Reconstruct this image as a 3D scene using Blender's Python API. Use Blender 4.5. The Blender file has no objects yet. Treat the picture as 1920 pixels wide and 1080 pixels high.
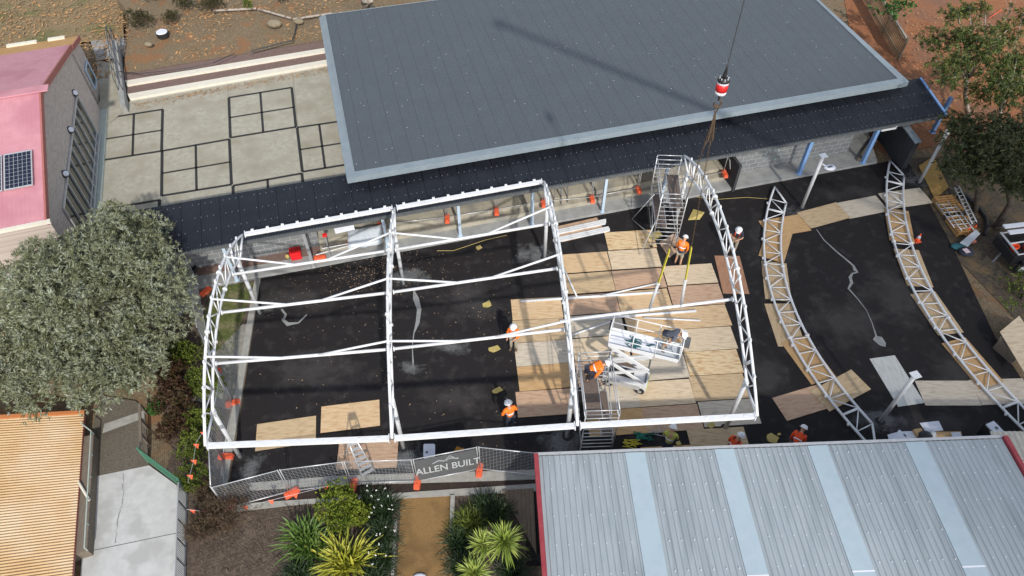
import bpy, bmesh, math, random
from mathutils import Vector, Matrix
from mathutils.noise import noise as NZ
R = math.radians
sc = bpy.context.scene
COL = sc.collection
# ------------------------------------------------------------------ camera
CAMH = 25.4; FPX = 1333.0; TH = R(49.14); CT, ST = math.cos(TH), math.sin(TH)
cd = bpy.data.cameras.new("camera"); cam = bpy.data.objects.new("camera", cd); COL.objects.link(cam)
cam.location = (0, 0, CAMH); cam.rotation_euler = (R(90) - TH, 0, 0)
cd.angle = 2 * math.atan(960 / FPX); cd.clip_start = 0.1; cd.clip_end = 3000
sc.camera = cam
# ------------------------------------------------------------------ sky, sun, exposure
SUN_EL, SUN_AZ = R(37.5), R(16.5)          # shadows fall away from the camera and a little left
w = bpy.data.worlds.new("World"); sc.world = w; w.use_nodes = True
nt = w.node_tree; nt.nodes.clear()
sky = nt.nodes.new('ShaderNodeTexSky'); sky.sky_type = 'NISHITA'; sky.sun_disc = False
sky.sun_elevation = SUN_EL; sky.sun_rotation = math.pi - SUN_AZ
bg = nt.nodes.new('ShaderNodeBackground'); bg.inputs[1].default_value = 0.15
wo = nt.nodes.new('ShaderNodeOutputWorld'); hs = nt.nodes.new('ShaderNodeHueSaturation'); hs.inputs['Saturation'].default_value = .55; nt.links.new(sky.outputs[0], hs.inputs['Color']); nt.links.new(hs.outputs[0], bg.inputs[0]); nt.links.new(bg.outputs[0], wo.inputs[0])
SUNV = Vector((math.sin(SUN_AZ) * math.cos(SUN_EL), -math.cos(SUN_AZ) * math.cos(SUN_EL), math.sin(SUN_EL)))
ld = bpy.data.lights.new("sun", 'SUN'); ld.energy = 2.75; ld.angle = R(1.4); ld.color = (1, .95, .87)
lo = bpy.data.objects.new("sun", ld); COL.objects.link(lo); lo.location = SUNV * 60
lo.rotation_euler = (-SUNV).to_track_quat('-Z', 'Y').to_euler()
sc.view_settings.view_transform = 'Standard'; sc.view_settings.look = 'None'
sc.view_settings.exposure = 0.42; sc.view_settings.gamma = 1

# ------------------------------------------------------------------ helpers
def G(x, y, z=0.0):
    "photo pixel -> world point on the level z"
    u = (x - 960) / FPX; v = (y - 540) / FPX
    t = (CAMH - z) / (ST + v * CT)
    return Vector((u * t, (CT - v * ST) * t, z))
UP_ = Vector((0, 0, 1)); VA = R(14.8); VO = Vector((-12, 22.6, 0)); VD = Vector((math.cos(VA), math.sin(VA), 0)); VN = Vector((-math.sin(VA), math.cos(VA), 0))
def V(s, t, z=0.0): return VO + VD * s + VN * t + Vector((0, 0, z))

class MB:
    def __init__(s): s.v = []; s.f = []
    def add(s, vs, fs):
        o = len(s.v); s.v += [tuple(p) for p in vs]; s.f += [tuple(i + o for i in f) for f in fs]; return s
    def hexa(s, a, b):
        "a,b: bottom and top quads (ccw from above)"
        n = len(a)
        return s.add(list(a) + list(b), [tuple(range(n - 1, -1, -1)), tuple(range(n, 2 * n))] + [(i, (i + 1) % n, n + (i + 1) % n, n + i) for i in range(n)])
    def box(s, c, d, rz=0.0, rot=None):
        M = rot or Matrix.Rotation(rz, 3, 'Z'); c = Vector(c); x, y, z = d[0] / 2, d[1] / 2, d[2] / 2
        q = [(-x, -y), (x, -y), (x, y), (-x, y)]
        return s.hexa([c + M @ Vector((i, j, -z)) for i, j in q], [c + M @ Vector((i, j, z)) for i, j in q])
    def prism(s, pts, z0, z1): return s.hexa([(p[0], p[1], z0) for p in pts], [(p[0], p[1], z1) for p in pts])
    def beam(s, a, b, w, h=None, up=(0, 0, 1)):
        a = Vector(a); b = Vector(b); d = (b - a).normalized(); h = h or w; up = Vector(up)
        sd = d.cross(up)
        if sd.length < 1e-4: sd = d.cross(Vector((0, 1, 0)))
        sd.normalize(); u = sd.cross(d)
        q = [sd * i * w / 2 + u * j * h / 2 for i, j in ((-1, -1), (1, -1), (1, 1), (-1, 1))]
        return s.hexa([a + k for k in q], [b + k for k in q])
    def tube(s, pts, r, n=8, r2=None):
        pts = [Vector(p) for p in pts]; m = len(pts); vs = []; fs = []
        for i, p in enumerate(pts):
            d = (pts[min(i + 1, m - 1)] - pts[max(i - 1, 0)]).normalized()
            x = d.cross(Vector((0, 0, 1)))
            if x.length < 1e-3: x = d.cross(Vector((0, 1, 0)))
            x.normalize(); y = x.cross(d); rr = r if r2 is None else r + (r2 - r) * i / (m - 1)
            vs += [p + (x * math.cos(2 * math.pi * k / n) + y * math.sin(2 * math.pi * k / n)) * rr for k in range(n)]
        for i in range(m - 1):
            fs += [(i * n + k, i * n + (k + 1) % n, (i + 1) * n + (k + 1) % n, (i + 1) * n + k) for k in range(n)]
        fs += [tuple(range(n - 1, -1, -1)), tuple(range((m - 1) * n, m * n))]
        return s.add(vs, fs)
    def lathe(s, prof, c=(0, 0, 0), n=16, M=None):
        c = Vector(c); vs = []; fs = []; m = len(prof)
        for r, z in prof:
            for k in range(n):
                p = Vector((r * math.cos(2 * math.pi * k / n), r * math.sin(2 * math.pi * k / n), z)); vs.append(c + (M @ p if M else p))
        for i in range(m - 1): fs += [(i * n + k, i * n + (k + 1) % n, (i + 1) * n + (k + 1) % n, (i + 1) * n + k) for k in range(n)]
        fs += [tuple(range(n - 1, -1, -1)), tuple(range((m - 1) * n, m * n))]
        return s.add(vs, fs)
    def ball(s, c, r, n=10, sq=(1, 1, 1)):
        m = max(5, n // 2 + 1)
        pr = [(max(.002, r * math.sin(math.pi * i / m)), -r * math.cos(math.pi * i / m)) for i in range(m + 1)]
        o = len(s.v); s.lathe(pr, (0, 0, 0), n)
        s.v[o:] = [(c[0] + p[0] * sq[0], c[1] + p[1] * sq[1], c[2] + p[2] * sq[2]) for p in s.v[o:]]; return s
    def quad(s, a, b, c, d): return s.add([a, b, c, d], [(0, 1, 2, 3)])

def obj(name, mb, m, parent=None, smooth=False, local=False):
    me = bpy.data.meshes.new(name); me.from_pydata(mb.v, [], mb.f); me.update()
    if smooth:
        for p in me.polygons: p.use_smooth = True
    me.materials.append(m); o = bpy.data.objects.new(name, me); COL.objects.link(o)
    if parent is not None:
        o.parent = parent
        if not local:                       # mesh is in world coordinates
            L = Vector((0, 0, 0)); q = parent
            while q is not None: L += q.location; q = q.parent
            o.location = -L
    return o
def tag(o, label, cat, group=None, kind=None):
    o['label'] = label; o['category'] = cat
    if group: o['group'] = group
    if kind: o['kind'] = kind
    return o
def thing(name, label, cat, loc=(0, 0, 0), rz=0.0, group=None):
    o = bpy.data.objects.new(name, None); COL.objects.link(o); o.empty_display_size = .2
    o.location = loc; o.rotation_euler = (0, 0, rz); return tag(o, label, cat, group)
def struct(name, mb, m):
    o = obj(name, mb, m); o['kind'] = 'structure'; return o
def dup(root, loc, rz, label, cat=None):
    r = root.copy(); COL.objects.link(r); r.location = loc; r.rotation_euler = (0, 0, rz); r['label'] = label
    for ch in list(root.children):
        c = ch.copy(); COL.objects.link(c); c.parent = r
        for g in ch.children:
            d = g.copy(); COL.objects.link(d); d.parent = c
    return r

# ------------------------------------------------------------------ materials
def mat(name, c1, c2=None, scale=3.0, rough=.8, metal=0.0, detail=6.0, bump=0.0, bscale=None, c3=None, s3=1.0, lo=.35, hi=.65, spec=.5, stretch=None, lo3=.5, hi3=.62, rot=0.0):
    m = bpy.data.materials.new(name); m.use_nodes = True; n = m.node_tree.nodes; L = m.node_tree.links; b = n['Principled BSDF']
    b.inputs['Roughness'].default_value = rough; b.inputs['Metallic'].default_value = metal; b.inputs['Specular IOR Level'].default_value = spec
    b.inputs['Base Color'].default_value = (*c1, 1)
    tc = n.new('ShaderNodeTexCoord'); src = tc.outputs['Object']
    if stretch or rot:
        mp = n.new('ShaderNodeMapping'); mp.inputs['Rotation'].default_value = (0, 0, rot); mp.inputs['Scale'].default_value = stretch or (1, 1, 1); L.new(src, mp.inputs[0]); src = mp.outputs[0]
    col = None
    if c2:
        t = n.new('ShaderNodeTexNoise'); t.inputs['Scale'].default_value = scale; t.inputs['Detail'].default_value = detail; t.inputs['Roughness'].default_value = .65; L.new(src, t.inputs['Vector'])
        r = n.new('ShaderNodeValToRGB'); r.color_ramp.elements[0].position = lo; r.color_ramp.elements[1].position = hi
        r.color_ramp.elements[0].color = (*c1, 1); r.color_ramp.elements[1].color = (*c2, 1); L.new(t.outputs['Fac'], r.inputs[0]); col = r.outputs[0]
        if c3:
            t3 = n.new('ShaderNodeTexNoise'); t3.inputs['Scale'].default_value = s3; t3.inputs['Detail'].default_value = 5; L.new(src, t3.inputs['Vector'])
            r3 = n.new('ShaderNodeValToRGB'); r3.color_ramp.elements[0].position = lo3; r3.color_ramp.elements[1].position = hi3; L.new(t3.outputs['Fac'], r3.inputs[0])
            mx = n.new('ShaderNodeMixRGB'); mx.inputs[2].default_value = (*c3, 1); L.new(r3.outputs[0], mx.inputs[0]); L.new(col, mx.inputs[1]); col = mx.outputs[0]
        L.new(col, b.inputs['Base Color'])
    if bump:
        t2 = n.new('ShaderNodeTexNoise'); t2.inputs['Scale'].default_value = bscale or scale * 4; t2.inputs['Detail'].default_value = 4; L.new(src, t2.inputs['Vector'])
        bp = n.new('ShaderNodeBump'); bp.inputs['Strength'].default_value = bump; bp.inputs['Distance'].default_value = .05; L.new(t2.outputs['Fac'], bp.inputs['Height']); L.new(bp.outputs[0], b.inputs['Normal'])
    m['col'] = 1
    return m
def nodes_of(m): return m.node_tree.nodes, m.node_tree.links, m.node_tree.nodes['Principled BSDF']
def leafmat(name, cols, rough=.6, trans=.0):
    "each leaf (mesh island) takes its own tint from the list"
    m = bpy.data.materials.new(name); m.use_nodes = True; n, L, b = nodes_of(m)
    g = n.new('ShaderNodeNewGeometry'); r = n.new('ShaderNodeValToRGB'); e = r.color_ramp.elements
    while len(e) < len(cols): e.new(.5)
    for i, c in enumerate(cols): e[i].position = i / max(1, len(cols) - 1); e[i].color = (*c, 1)
    tn = n.new('ShaderNodeTexNoise'); tn.inputs['Scale'].default_value = 1.7; tn.inputs['Detail'].default_value = 2; tcn = n.new('ShaderNodeTexCoord'); L.new(tcn.outputs['Object'], tn.inputs['Vector'])
    m1 = n.new('ShaderNodeMath'); m1.operation = 'MULTIPLY_ADD'; m1.inputs[1].default_value = 2.2; m1.inputs[2].default_value = -.6; L.new(tn.outputs['Fac'], m1.inputs[0])
    m2 = n.new('ShaderNodeMath'); m2.operation = 'ADD'; L.new(m1.outputs[0], m2.inputs[0]); L.new(g.outputs['Random Per Island'], m2.inputs[1])
    m3 = n.new('ShaderNodeMath'); m3.operation = 'MULTIPLY'; m3.inputs[1].default_value = .5; m3.use_clamp = True; L.new(m2.outputs[0], m3.inputs[0]); L.new(m3.outputs[0], r.inputs[0]); L.new(r.outputs[0], b.inputs['Base Color']); b.inputs['Roughness'].default_value = rough
    b.inputs['Specular IOR Level'].default_value = .3
    return m
def wavebump(m, ang, period, strength=.6, dist=.02, seam=0.0, seamcol=.7, metal=None):
    "corrugation as bump along the direction ang; seam = sheet width with a thin darker lap line"
    n, L, b = nodes_of(m)
    tc = n.new('ShaderNodeTexCoord'); mp = n.new('ShaderNodeMapping'); mp.vector_type = 'POINT'; mp.inputs['Rotation'].default_value = (0, 0, -ang); L.new(tc.outputs['Object'], mp.inputs[0])
    sx = n.new('ShaderNodeSeparateXYZ'); L.new(mp.outputs[0], sx.inputs[0])
    k = n.new('ShaderNodeMath'); k.operation = 'MULTIPLY'; k.inputs[1].default_value = 2 * math.pi / period; L.new(sx.outputs[0], k.inputs[0])
    s = n.new('ShaderNodeMath'); s.operation = 'SINE'; L.new(k.outputs[0], s.inputs[0])
    bp = n.new('ShaderNodeBump'); bp.inputs['Strength'].default_value = strength; bp.inputs['Distance'].default_value = dist
    L.new(s.outputs[0], bp.inputs['Height']); L.new(bp.outputs[0], b.inputs['Normal'])
    if seam:  # shading at the sheet overlaps is painted as thin dark lines
        d = n.new('ShaderNodeMath'); d.operation = 'DIVIDE'; d.inputs[1].default_value = seam; L.new(sx.outputs[0], d.inputs[0])
        fr = n.new('ShaderNodeMath'); fr.operation = 'FRACT'; L.new(d.outputs[0], fr.inputs[0])
        lt = n.new('ShaderNodeMath'); lt.operation = 'LESS_THAN'; lt.inputs[1].default_value = .05; L.new(fr.outputs[0], lt.inputs[0])
        mx = n.new('ShaderNodeMixRGB'); mx.blend_type = 'MULTIPLY'; mx.inputs[2].default_value = (seamcol, seamcol, seamcol, 1); L.new(lt.outputs[0], mx.inputs[0])
        if b.inputs['Base Color'].is_linked:
            o = b.inputs['Base Color'].links[0].from_socket; L.new(o, mx.inputs[1])
        else: mx.inputs[1].default_value = b.inputs['Base Color'].default_value
        L.new(mx.outputs[0], b.inputs['Base Color'])
    return m
def brickmat(name, c1, c2, mortar, ax, bw, bh, ms=.01, rough=.9):
    "bricks on upright walls: ax = horizontal direction along the wall"
    m = bpy.data.materials.new(name); m.use_nodes = True; n, L, b = nodes_of(m); b.inputs['Roughness'].default_value = rough
    tc = n.new('ShaderNodeTexCoord'); dt = n.new('ShaderNodeVectorMath'); dt.operation = 'DOT_PRODUCT'; dt.inputs[1].default_value = ax; L.new(tc.outputs['Object'], dt.inputs[0])
    sx = n.new('ShaderNodeSeparateXYZ'); L.new(tc.outputs['Object'], sx.inputs[0]); cb = n.new('ShaderNodeCombineXYZ'); L.new(dt.outputs['Value'], cb.inputs[0]); L.new(sx.outputs[2], cb.inputs[1])
    t = n.new('ShaderNodeTexBrick'); t.inputs['Scale'].default_value = 1; t.inputs['Brick Width'].default_value = bw; t.inputs['Row Height'].default_value = bh; t.inputs['Mortar Size'].default_value = ms
    t.inputs['Color1'].default_value = (*c1, 1); t.inputs['Color2'].default_value = (*c2, 1); t.inputs['Mortar'].default_value = (*mortar, 1); L.new(cb.outputs[0], t.inputs['Vector'])
    L.new(t.outputs[0], b.inputs['Base Color']); return m
def alphablob(name, c, dens=.75, scale=2.0):
    "dried slurry: patchy film, thinning towards its rim"
    m = mat(name, c, tuple(k * 1.25 for k in c), 6, .9); n, L, b = nodes_of(m)
    tc = n.new('ShaderNodeTexCoord'); mp = n.new('ShaderNodeMapping'); mp.inputs['Location'].default_value = (-1, -1, 0); mp.inputs['Scale'].default_value = (2, 2, 0); L.new(tc.outputs['Generated'], mp.inputs[0])
    gr = n.new('ShaderNodeTexGradient'); gr.gradient_type = 'SPHERICAL'; L.new(mp.outputs[0], gr.inputs[0])
    ns = n.new('ShaderNodeTexNoise'); ns.inputs['Scale'].default_value = scale; ns.inputs['Detail'].default_value = 8; ns.inputs['Roughness'].default_value = .7; L.new(tc.outputs['Object'], ns.inputs['Vector'])
    ad = n.new('ShaderNodeMath'); ad.operation = 'MULTIPLY_ADD'; ad.inputs[1].default_value = 2.2; ad.inputs[2].default_value = -1.15; L.new(ns.outputs['Fac'], ad.inputs[0])
    su = n.new('ShaderNodeMath'); su.operation = 'ADD'; L.new(ad.outputs[0], su.inputs[0]); L.new(gr.outputs['Fac'], su.inputs[1])
    r = n.new('ShaderNodeValToRGB'); r.color_ramp.elements[0].position = .22; r.color_ramp.elements[1].position = .75; r.color_ramp.elements[1].color = (dens, dens, dens, 1); L.new(su.outputs[0], r.inputs[0]); L.new(r.outputs[0], b.inputs['Alpha'])
    return m

M = {}
M['soil'] = mat('soil', (.055, .04, .03), (.125, .092, .07), 7, .95, bump=.6, bscale=14, c3=(.13, .10, .075), s3=1.1, lo3=.55, hi3=.7)
M['litter'] = mat('litter', (.20, .145, .07), (.38, .265, .125), 9, .95, bump=.7, bscale=16, c3=(.30, .145, .055), s3=.7, lo3=.45, hi3=.66)
M['dirt'] = mat('dirt', (.12, .088, .052), (.24, .178, .105), 9, .95, bump=.6, bscale=18, c3=(.23, .12, .055), s3=.9, lo3=.52, hi3=.66)
M['mulch'] = mat('mulch', (.19, .074, .032), (.37, .15, .06), 11, .95, bump=.8, bscale=20, c3=(.20, .10, .06), s3=.35, lo3=.48, hi3=.68)
M['asphalt'] = mat('asphalt', (.0115, .0102, .0106), (.0225, .0198, .0203), 34, .88, bump=.25, bscale=60, c3=(.046, .042, .041), s3=2.1, lo3=.54, hi3=.82, spec=.25)
M['court'] = mat('court', (.325, .305, .245), (.42, .40, .33), 3.6, .9, c3=(.275, .25, .18), s3=.9, lo3=.46, hi3=.80)
M['steps'] = mat('steps', (.33, .30, .235), (.42, .385, .31), 3, .9, c3=(.25, .24, .21), s3=.8)
M['slab'] = mat('slab', (.25, .255, .25), (.34, .345, .335), 2, .9)
M['path'] = mat('path', (.45, .455, .445), (.53, .535, .52), 2.3, .85, c3=(.40, .40, .385), s3=1.1)
M['aggregate'] = mat('aggregate', (.085, .072, .055), (.155, .135, .105), 16, .95, c3=(.10, .085, .065), s3=.8)
M['kerb'] = mat('kerb', (.27, .265, .24), (.36, .35, .315), 4, .9)
M['paving'] = mat('paving', (.155, .10, .085), (.20, .135, .115), 6, .9)
M['gravel'] = mat('gravel', (.20, .115, .038), (.29, .175, .068), 26, .95, bump=.4, bscale=60, c3=(.155, .09, .032), s3=.7)
M['lawn'] = mat('lawn', (.065, .085, .022), (.14, .15, .05), 5, .9, bump=.4, bscale=30, c3=(.22, .19, .11), s3=1.6)
M['creek'] = mat('creek', (.20, .195, .17), (.30, .285, .25), 6, .95, bump=.4, bscale=20)
M['white'] = mat('white_steel', (.74, .75, .76), (.68, .69, .70), 5, .42, c3=(.58, .58, .57), s3=1.6, lo3=.55, hi3=.85)
M['steel'] = mat('galvanised', (.44, .45, .46), (.36, .37, .38), 8, .45, .35)
M['alu'] = mat('aluminium', (.62, .63, .64), (.52, .53, .54), 8, .38, .45)
M['column'] = mat('column_paint', (.55, .56, .57), (.50, .51, .52), 5, .5)
M['darkroof'] = wavebump(mat('dark_roof', (.074, .086, .099), (.080, .093, .107), .9, .55), VA, .085, .45, .012, .76, .74)
M['fascia'] = mat('grey_blue_flashing', (.20, .245, .275), (.24, .285, .315), 1.5, .45)
M['verroof'] = wavebump(mat('dark_polycarbonate', (.0105, .0125, .0175), (.016, .0185, .025), 1.1, .32), VA, .076, .5, .014, .86, .35)
M['screw'] = mat('screw_head', (.15, .165, .18), rough=.5); M['blue'] = mat('blue_paint', (.18, .33, .62), (.22, .38, .66), 4, .5)
M['bluepale'] = mat('pale_blue_paint', (.42, .53, .64), (.48, .58, .68), 4, .5)
M['block'] = brickmat('grey_blockwork', (.155, .165, .175), (.20, .21, .215), (.34, .35, .35), VD, .52, .29, .014)
M['hallbrick'] = brickmat('hall_brick', (.42, .35, .31), (.55, .47, .42), (.46, .41, .375), Vector((.315, -.949, 0)), .24, .086, .006)
M['pink'] = mat('pink_roof', (.50, .22, .255), (.56, .265, .30), 2.2, .65, c3=(.455, .19, .23), s3=.4)
M['yellowroof'] = mat('yellow_roof', (.45, .24, .07), (.53, .30, .11), 2, .7)
M['trim_red'] = mat('red_trim', (.27, .035, .045), (.32, .05, .06), 4, .5)
M['trim_brown'] = mat('brick_red_trim', (.34, .11, .095), (.40, .14, .12), 4, .6)
M['orange_roof'] = mat('orange_roof', (.49, .31, .145), (.55, .37, .19), 1.6, .65, c3=(.58, .43, .27), s3=.3)
M['orange_edge'] = mat('orange_edge', (.58, .20, .07), (.62, .24, .09), 3, .55)
M['tin'] = mat('zinc_roof', (.325, .37, .395), (.38, .42, .445), 1.3, .45, .1, c3=(.295, .335, .355), s3=.5, stretch=(6, .6, 1))
M['skylight'] = mat('translucent_sheet', (.35, .435, .49), (.395, .475, .525), 2.5, .45, c3=(.375, .465, .515), s3=1.2)
M['timber'] = mat('timber', (.22, .15, .085), (.30, .21, .12), 3, .85, stretch=(1, 8, 8))
M['oldtimber'] = mat('weathered_timber', (.13, .105, .08), (.20, .165, .125), 5, .9, stretch=(9, 1, 1))
M['pallet'] = mat('pallet_timber', (.36, .19, .06), (.46, .26, .10), 3, .85, stretch=(1, 6, 6))
M['decktimber'] = wavebump(mat('deck_boards', (.15, .11, .075), (.20, .15, .105), 4, .85), R(2), .14, .8, .02, .14, .3)
def plymat(name, a, b, c): return mat(name, a, b, 1.7, .75, c3=c, s3=2.3, stretch=(1.0, 4.5, 1), lo=.3, hi=.7, lo3=.46, hi3=.70)
PLY = [plymat('ply_pale', (.60, .47, .32), (.70, .57, .40), (.49, .37, .235)), plymat('ply_honey', (.58, .41, .235), (.66, .49, .295), (.50, .31, .16)),
       plymat('ply_pink', (.48, .315, .205), (.55, .385, .26), (.40, .235, .145)), plymat('ply_tan', (.50, .365, .215), (.57, .43, .265), (.40, .275, .15)),
       plymat('ply_grey', (.53, .46, .36), (.61, .54, .43), (.43, .36, .275)), plymat('ply_orange', (.50, .31, .14), (.58, .38, .19), (.42, .25, .11)),
       plymat('ply_red', (.36, .185, .105), (.42, .23, .135), (.30, .15, .085)), plymat('ply_pale_grey', (.50, .51, .48), (.56, .57, .54), (.42, .43, .40)),
       plymat('ply_knotty', (.64, .49, .29), (.70, .55, .345), (.44, .235, .085))]
M['plyedge'] = PLY[3]
M['yellowply'] = mat('ochre_sheet', (.40, .23, .055), (.46, .28, .08), 3, .75)
M['hivis'] = mat('hivis_orange', (.95, .22, .012), (.85, .17, .01), 6, .8)
M['hired'] = mat('hivis_red_orange', (.92, .10, .02), (.8, .08, .015), 6, .8)
M['hiyellow'] = mat('hivis_yellow', (.50, .52, .10), (.42, .45, .09), 6, .8)
M['navy'] = mat('navy_cloth', (.022, .026, .045), (.03, .035, .055), 8, .9)
M['greyshirt'] = mat('grey_cloth', (.085, .095, .125), (.11, .12, .15), 8, .9)
M['khaki'] = mat('khaki_cloth', (.33, .29, .22), (.39, .34, .26), 8, .9)
M['skin'] = mat('skin', (.50, .27, .17), (.56, .31, .20), 8, .6)
M['boot'] = mat('boot_leather', (.10, .065, .04), (.14, .09, .055), 8, .8)
M['helmet'] = mat('helmet_white', (.82, .83, .84), (.78, .79, .80), 3, .35)
M['black'] = mat('black_plastic', (.012, .012, .014), (.02, .02, .022), 6, .5)
M['eye'] = mat('eye_dark', (.02, .015, .012), rough=.3)
M['block_orange'] = mat('orange_plastic', (.78, .135, .055), (.70, .11, .045), 5, .6)
M['redplastic'] = mat('red_plastic', (.72, .015, .02), (.62, .012, .018), 5, .45)
M['rust'] = mat('rusty_chain', (.085, .058, .036), (.14, .09, .055), 30, .7, .3)
M['cable'] = mat('dark_cable', (.03, .03, .032), (.045, .045, .047), 20, .6)
M['strap'] = mat('yellow_sling', (.50, .42, .03), (.58, .50, .06), 9, .85)
M['sleeve'] = mat('grey_sleeve', (.45, .46, .47), (.52, .53, .54), 6, .6)
M['hookred'] = mat('red_paint', (.70, .02, .02), (.62, .018, .018), 6, .45)
M['foam'] = mat('yellow_foam', (.42, .33, .10), (.50, .40, .15), 7, .95)
M['paper'] = mat('white_sheet', (.72, .74, .80), (.66, .68, .75), 4, .7)
M['plastic_sheet'] = mat('grey_plastic_sheet', (.42, .46, .50), (.52, .56, .60), 3, .3)
M['glass'] = mat('window_glass', (.012, .016, .016), (.02, .025, .024), 2, .06)
M['palegreen'] = mat('pale_green_sill', (.36, .42, .38), (.43, .48, .44), 4, .8)
M['green'] = mat('green_paint', (.05, .16, .10), (.07, .20, .13), 4, .5)
M['greymetal'] = mat('grey_metal', (.12, .13, .135), (.16, .17, .175), 5, .5, .3)
M['darkwall'] = mat('dark_panel', (.035, .037, .042), (.05, .052, .058), 4, .8)
M['cream'] = mat('cream_paint', (.66, .62, .52), (.72, .68, .58), 3, .85)
M['rubber'] = mat('rubber', (.014, .014, .015), (.022, .022, .023), 8, .85)
M['bark'] = mat('pale_bark', (.34, .29, .24), (.46, .41, .35), 6, .9, c3=(.18, .13, .10), s3=3)
M['darkbark'] = mat('dark_bark', (.05, .038, .03), (.09, .07, .055), 6, .95, bump=.5)
M['slurry'] = alphablob('slurry', (.16, .165, .165), .62, 1.8)
M['slurryline'] = mat('slurry_line', (.21, .215, .21), (.28, .285, .28), 5, .9)
M['pv'] = mat('solar_cell', (.012, .016, .035), (.018, .022, .045), 3, .15)
M['teal'] = mat('teal_cloth', (.02, .10, .12), (.03, .14, .16), 8, .9)
M['stone'] = mat('stone', (.20, .165, .11), (.27, .225, .155), 5, .95)
M['joint'] = mat('faint_joint', (.21, .20, .165), rough=.95); M['crack'] = mat('joint', (.11, .11, .105), rough=.95)
M['lines'] = mat('court_line_paint', (.018, .018, .019), (.035, .035, .036), 12, .85)
M['wattle'] = leafmat('silver_wattle_leaf', [(.05, .062, .03), (.125, .135, .062), (.215, .225, .13), (.31, .345, .265), (.42, .47, .41)])
M['gum'] = leafmat('gum_leaf', [(.018, .03, .010), (.042, .062, .016), (.10, .125, .026), (.17, .18, .045)])
M['gumshade'] = leafmat('gum_leaf_shaded', [(.016, .022, .009), (.028, .038, .013), (.05, .062, .02), (.036, .045, .02)]); M['shrub'] = leafmat('dark_shrub_leaf', [(.03, .03, .014), (.06, .055, .024), (.10, .085, .045)])  # lower gum crowns: their shade is put into the darker leaf colours
M['freshleaf'] = leafmat('fresh_leaf', [(.025, .07, .015), (.05, .12, .025), (.09, .17, .04)])
M['olive'] = leafmat('yellow_green_leaf', [(.04, .075, .01), (.09, .14, .015), (.19, .23, .025), (.32, .32, .035)])
M['hedge'] = leafmat('hedge_leaf', [(.03, .05, .008), (.09, .125, .016), (.20, .23, .04)])
M['redleaf'] = leafmat('red_brown_leaf', [(.045, .022, .014), (.075, .032, .02), (.06, .045, .016), (.035, .04, .012)])
M['twig'] = leafmat('brown_twig', [(.075, .048, .032), (.11, .075, .048), (.06, .05, .025)])
M['yucca'] = leafmat('yucca_blade', [(.13, .19, .03), (.22, .30, .055), (.34, .40, .09), (.42, .46, .13)], .4)
M['flax'] = leafmat('flax_blade', [(.05, .10, .02), (.09, .16, .03), (.15, .22, .05)], .4)
M['varflax'] = leafmat('variegated_blade', [(.08, .11, .015), (.26, .28, .03), (.44, .42, .06), (.10, .14, .02)], .4)
M['strapleaf'] = leafmat('dark_strap_leaf', [(.012, .026, .010), (.022, .042, .014), (.04, .065, .022)], .45)
M['petal'] = mat('white_petal', (.75, .75, .72), rough=.7)
M['dryleaf'] = leafmat('dry_leaf', [(.20, .12, .07), (.36, .23, .14), (.46, .34, .24), (.15, .10, .07), (.34, .28, .21)])
M['litterleaf'] = leafmat('ground_leaf', [(.40, .19, .07), (.54, .30, .13), (.20, .14, .08), (.46, .36, .22)])

def poly(px, z): return [G(x, y, z) for x, y in px]
def sheet(name, pts, m, z=None, kind='structure'):
    mb = MB(); mb.add([(p[0], p[1], p[2] if z is None else z) for p in pts], [tuple(range(len(pts)))])
    o = obj(name, mb, m); o['kind'] = kind
    me = o.data
    if me.polygons[0].normal.z < 0: me.flip_normals()
    return o
def raised(name, pts, z0, z1, m):
    a = sum(pts[i][0] * pts[(i + 1) % len(pts)][1] - pts[(i + 1) % len(pts)][0] * pts[i][1] for i in range(len(pts)))
    if a < 0: pts = pts[::-1]
    return struct(name, MB().prism(pts, z0, z1), m)

# ================================================================== GROUND
sheet('ground', [(-400, -300), (400, -300), (400, 700), (-400, 700)], M['dirt'], -.06)
sheet('mulch_ground', [(24.9, 33), (21, 31.9), (20.8, 34.4), (26.5, 60), (90, 60), (90, 27), (30, 25)], M['mulch'], -.03)
sheet('dirt_track', [(22.0, 31.6), (21.5, 25), (23, 20), (22.4, 10), (40, 10), (40, 33)], mat('shaded_dirt', (.05, .038, .026), (.12, .092, .062), 8, .95, bump=.6, bscale=18, c3=(.14, .095, .05), s3=1.1), -.027)  # shade on the ground by the trees is put into this dirt colour
sheet('garden_bed', [(-17, 20.4), (-12.3, 22.4), (-10.9, 12.7), (-10.5, 11.3), (.9, 12.0), (.9, 2), (-13.4, 2), (-13.4, 13.5)], M['soil'], -.02)
ASPH = [V(.0, 0), V(35.3, 0), G(1745, 385), G(1790, 470), G(1832, 560), G(1870, 640), G(1935, 740), (24, 9), (.5, 9), (.5, 12.35), G(430, 905)]
sheet('asphalt_yard', ASPH, M['asphalt'], 0)
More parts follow.
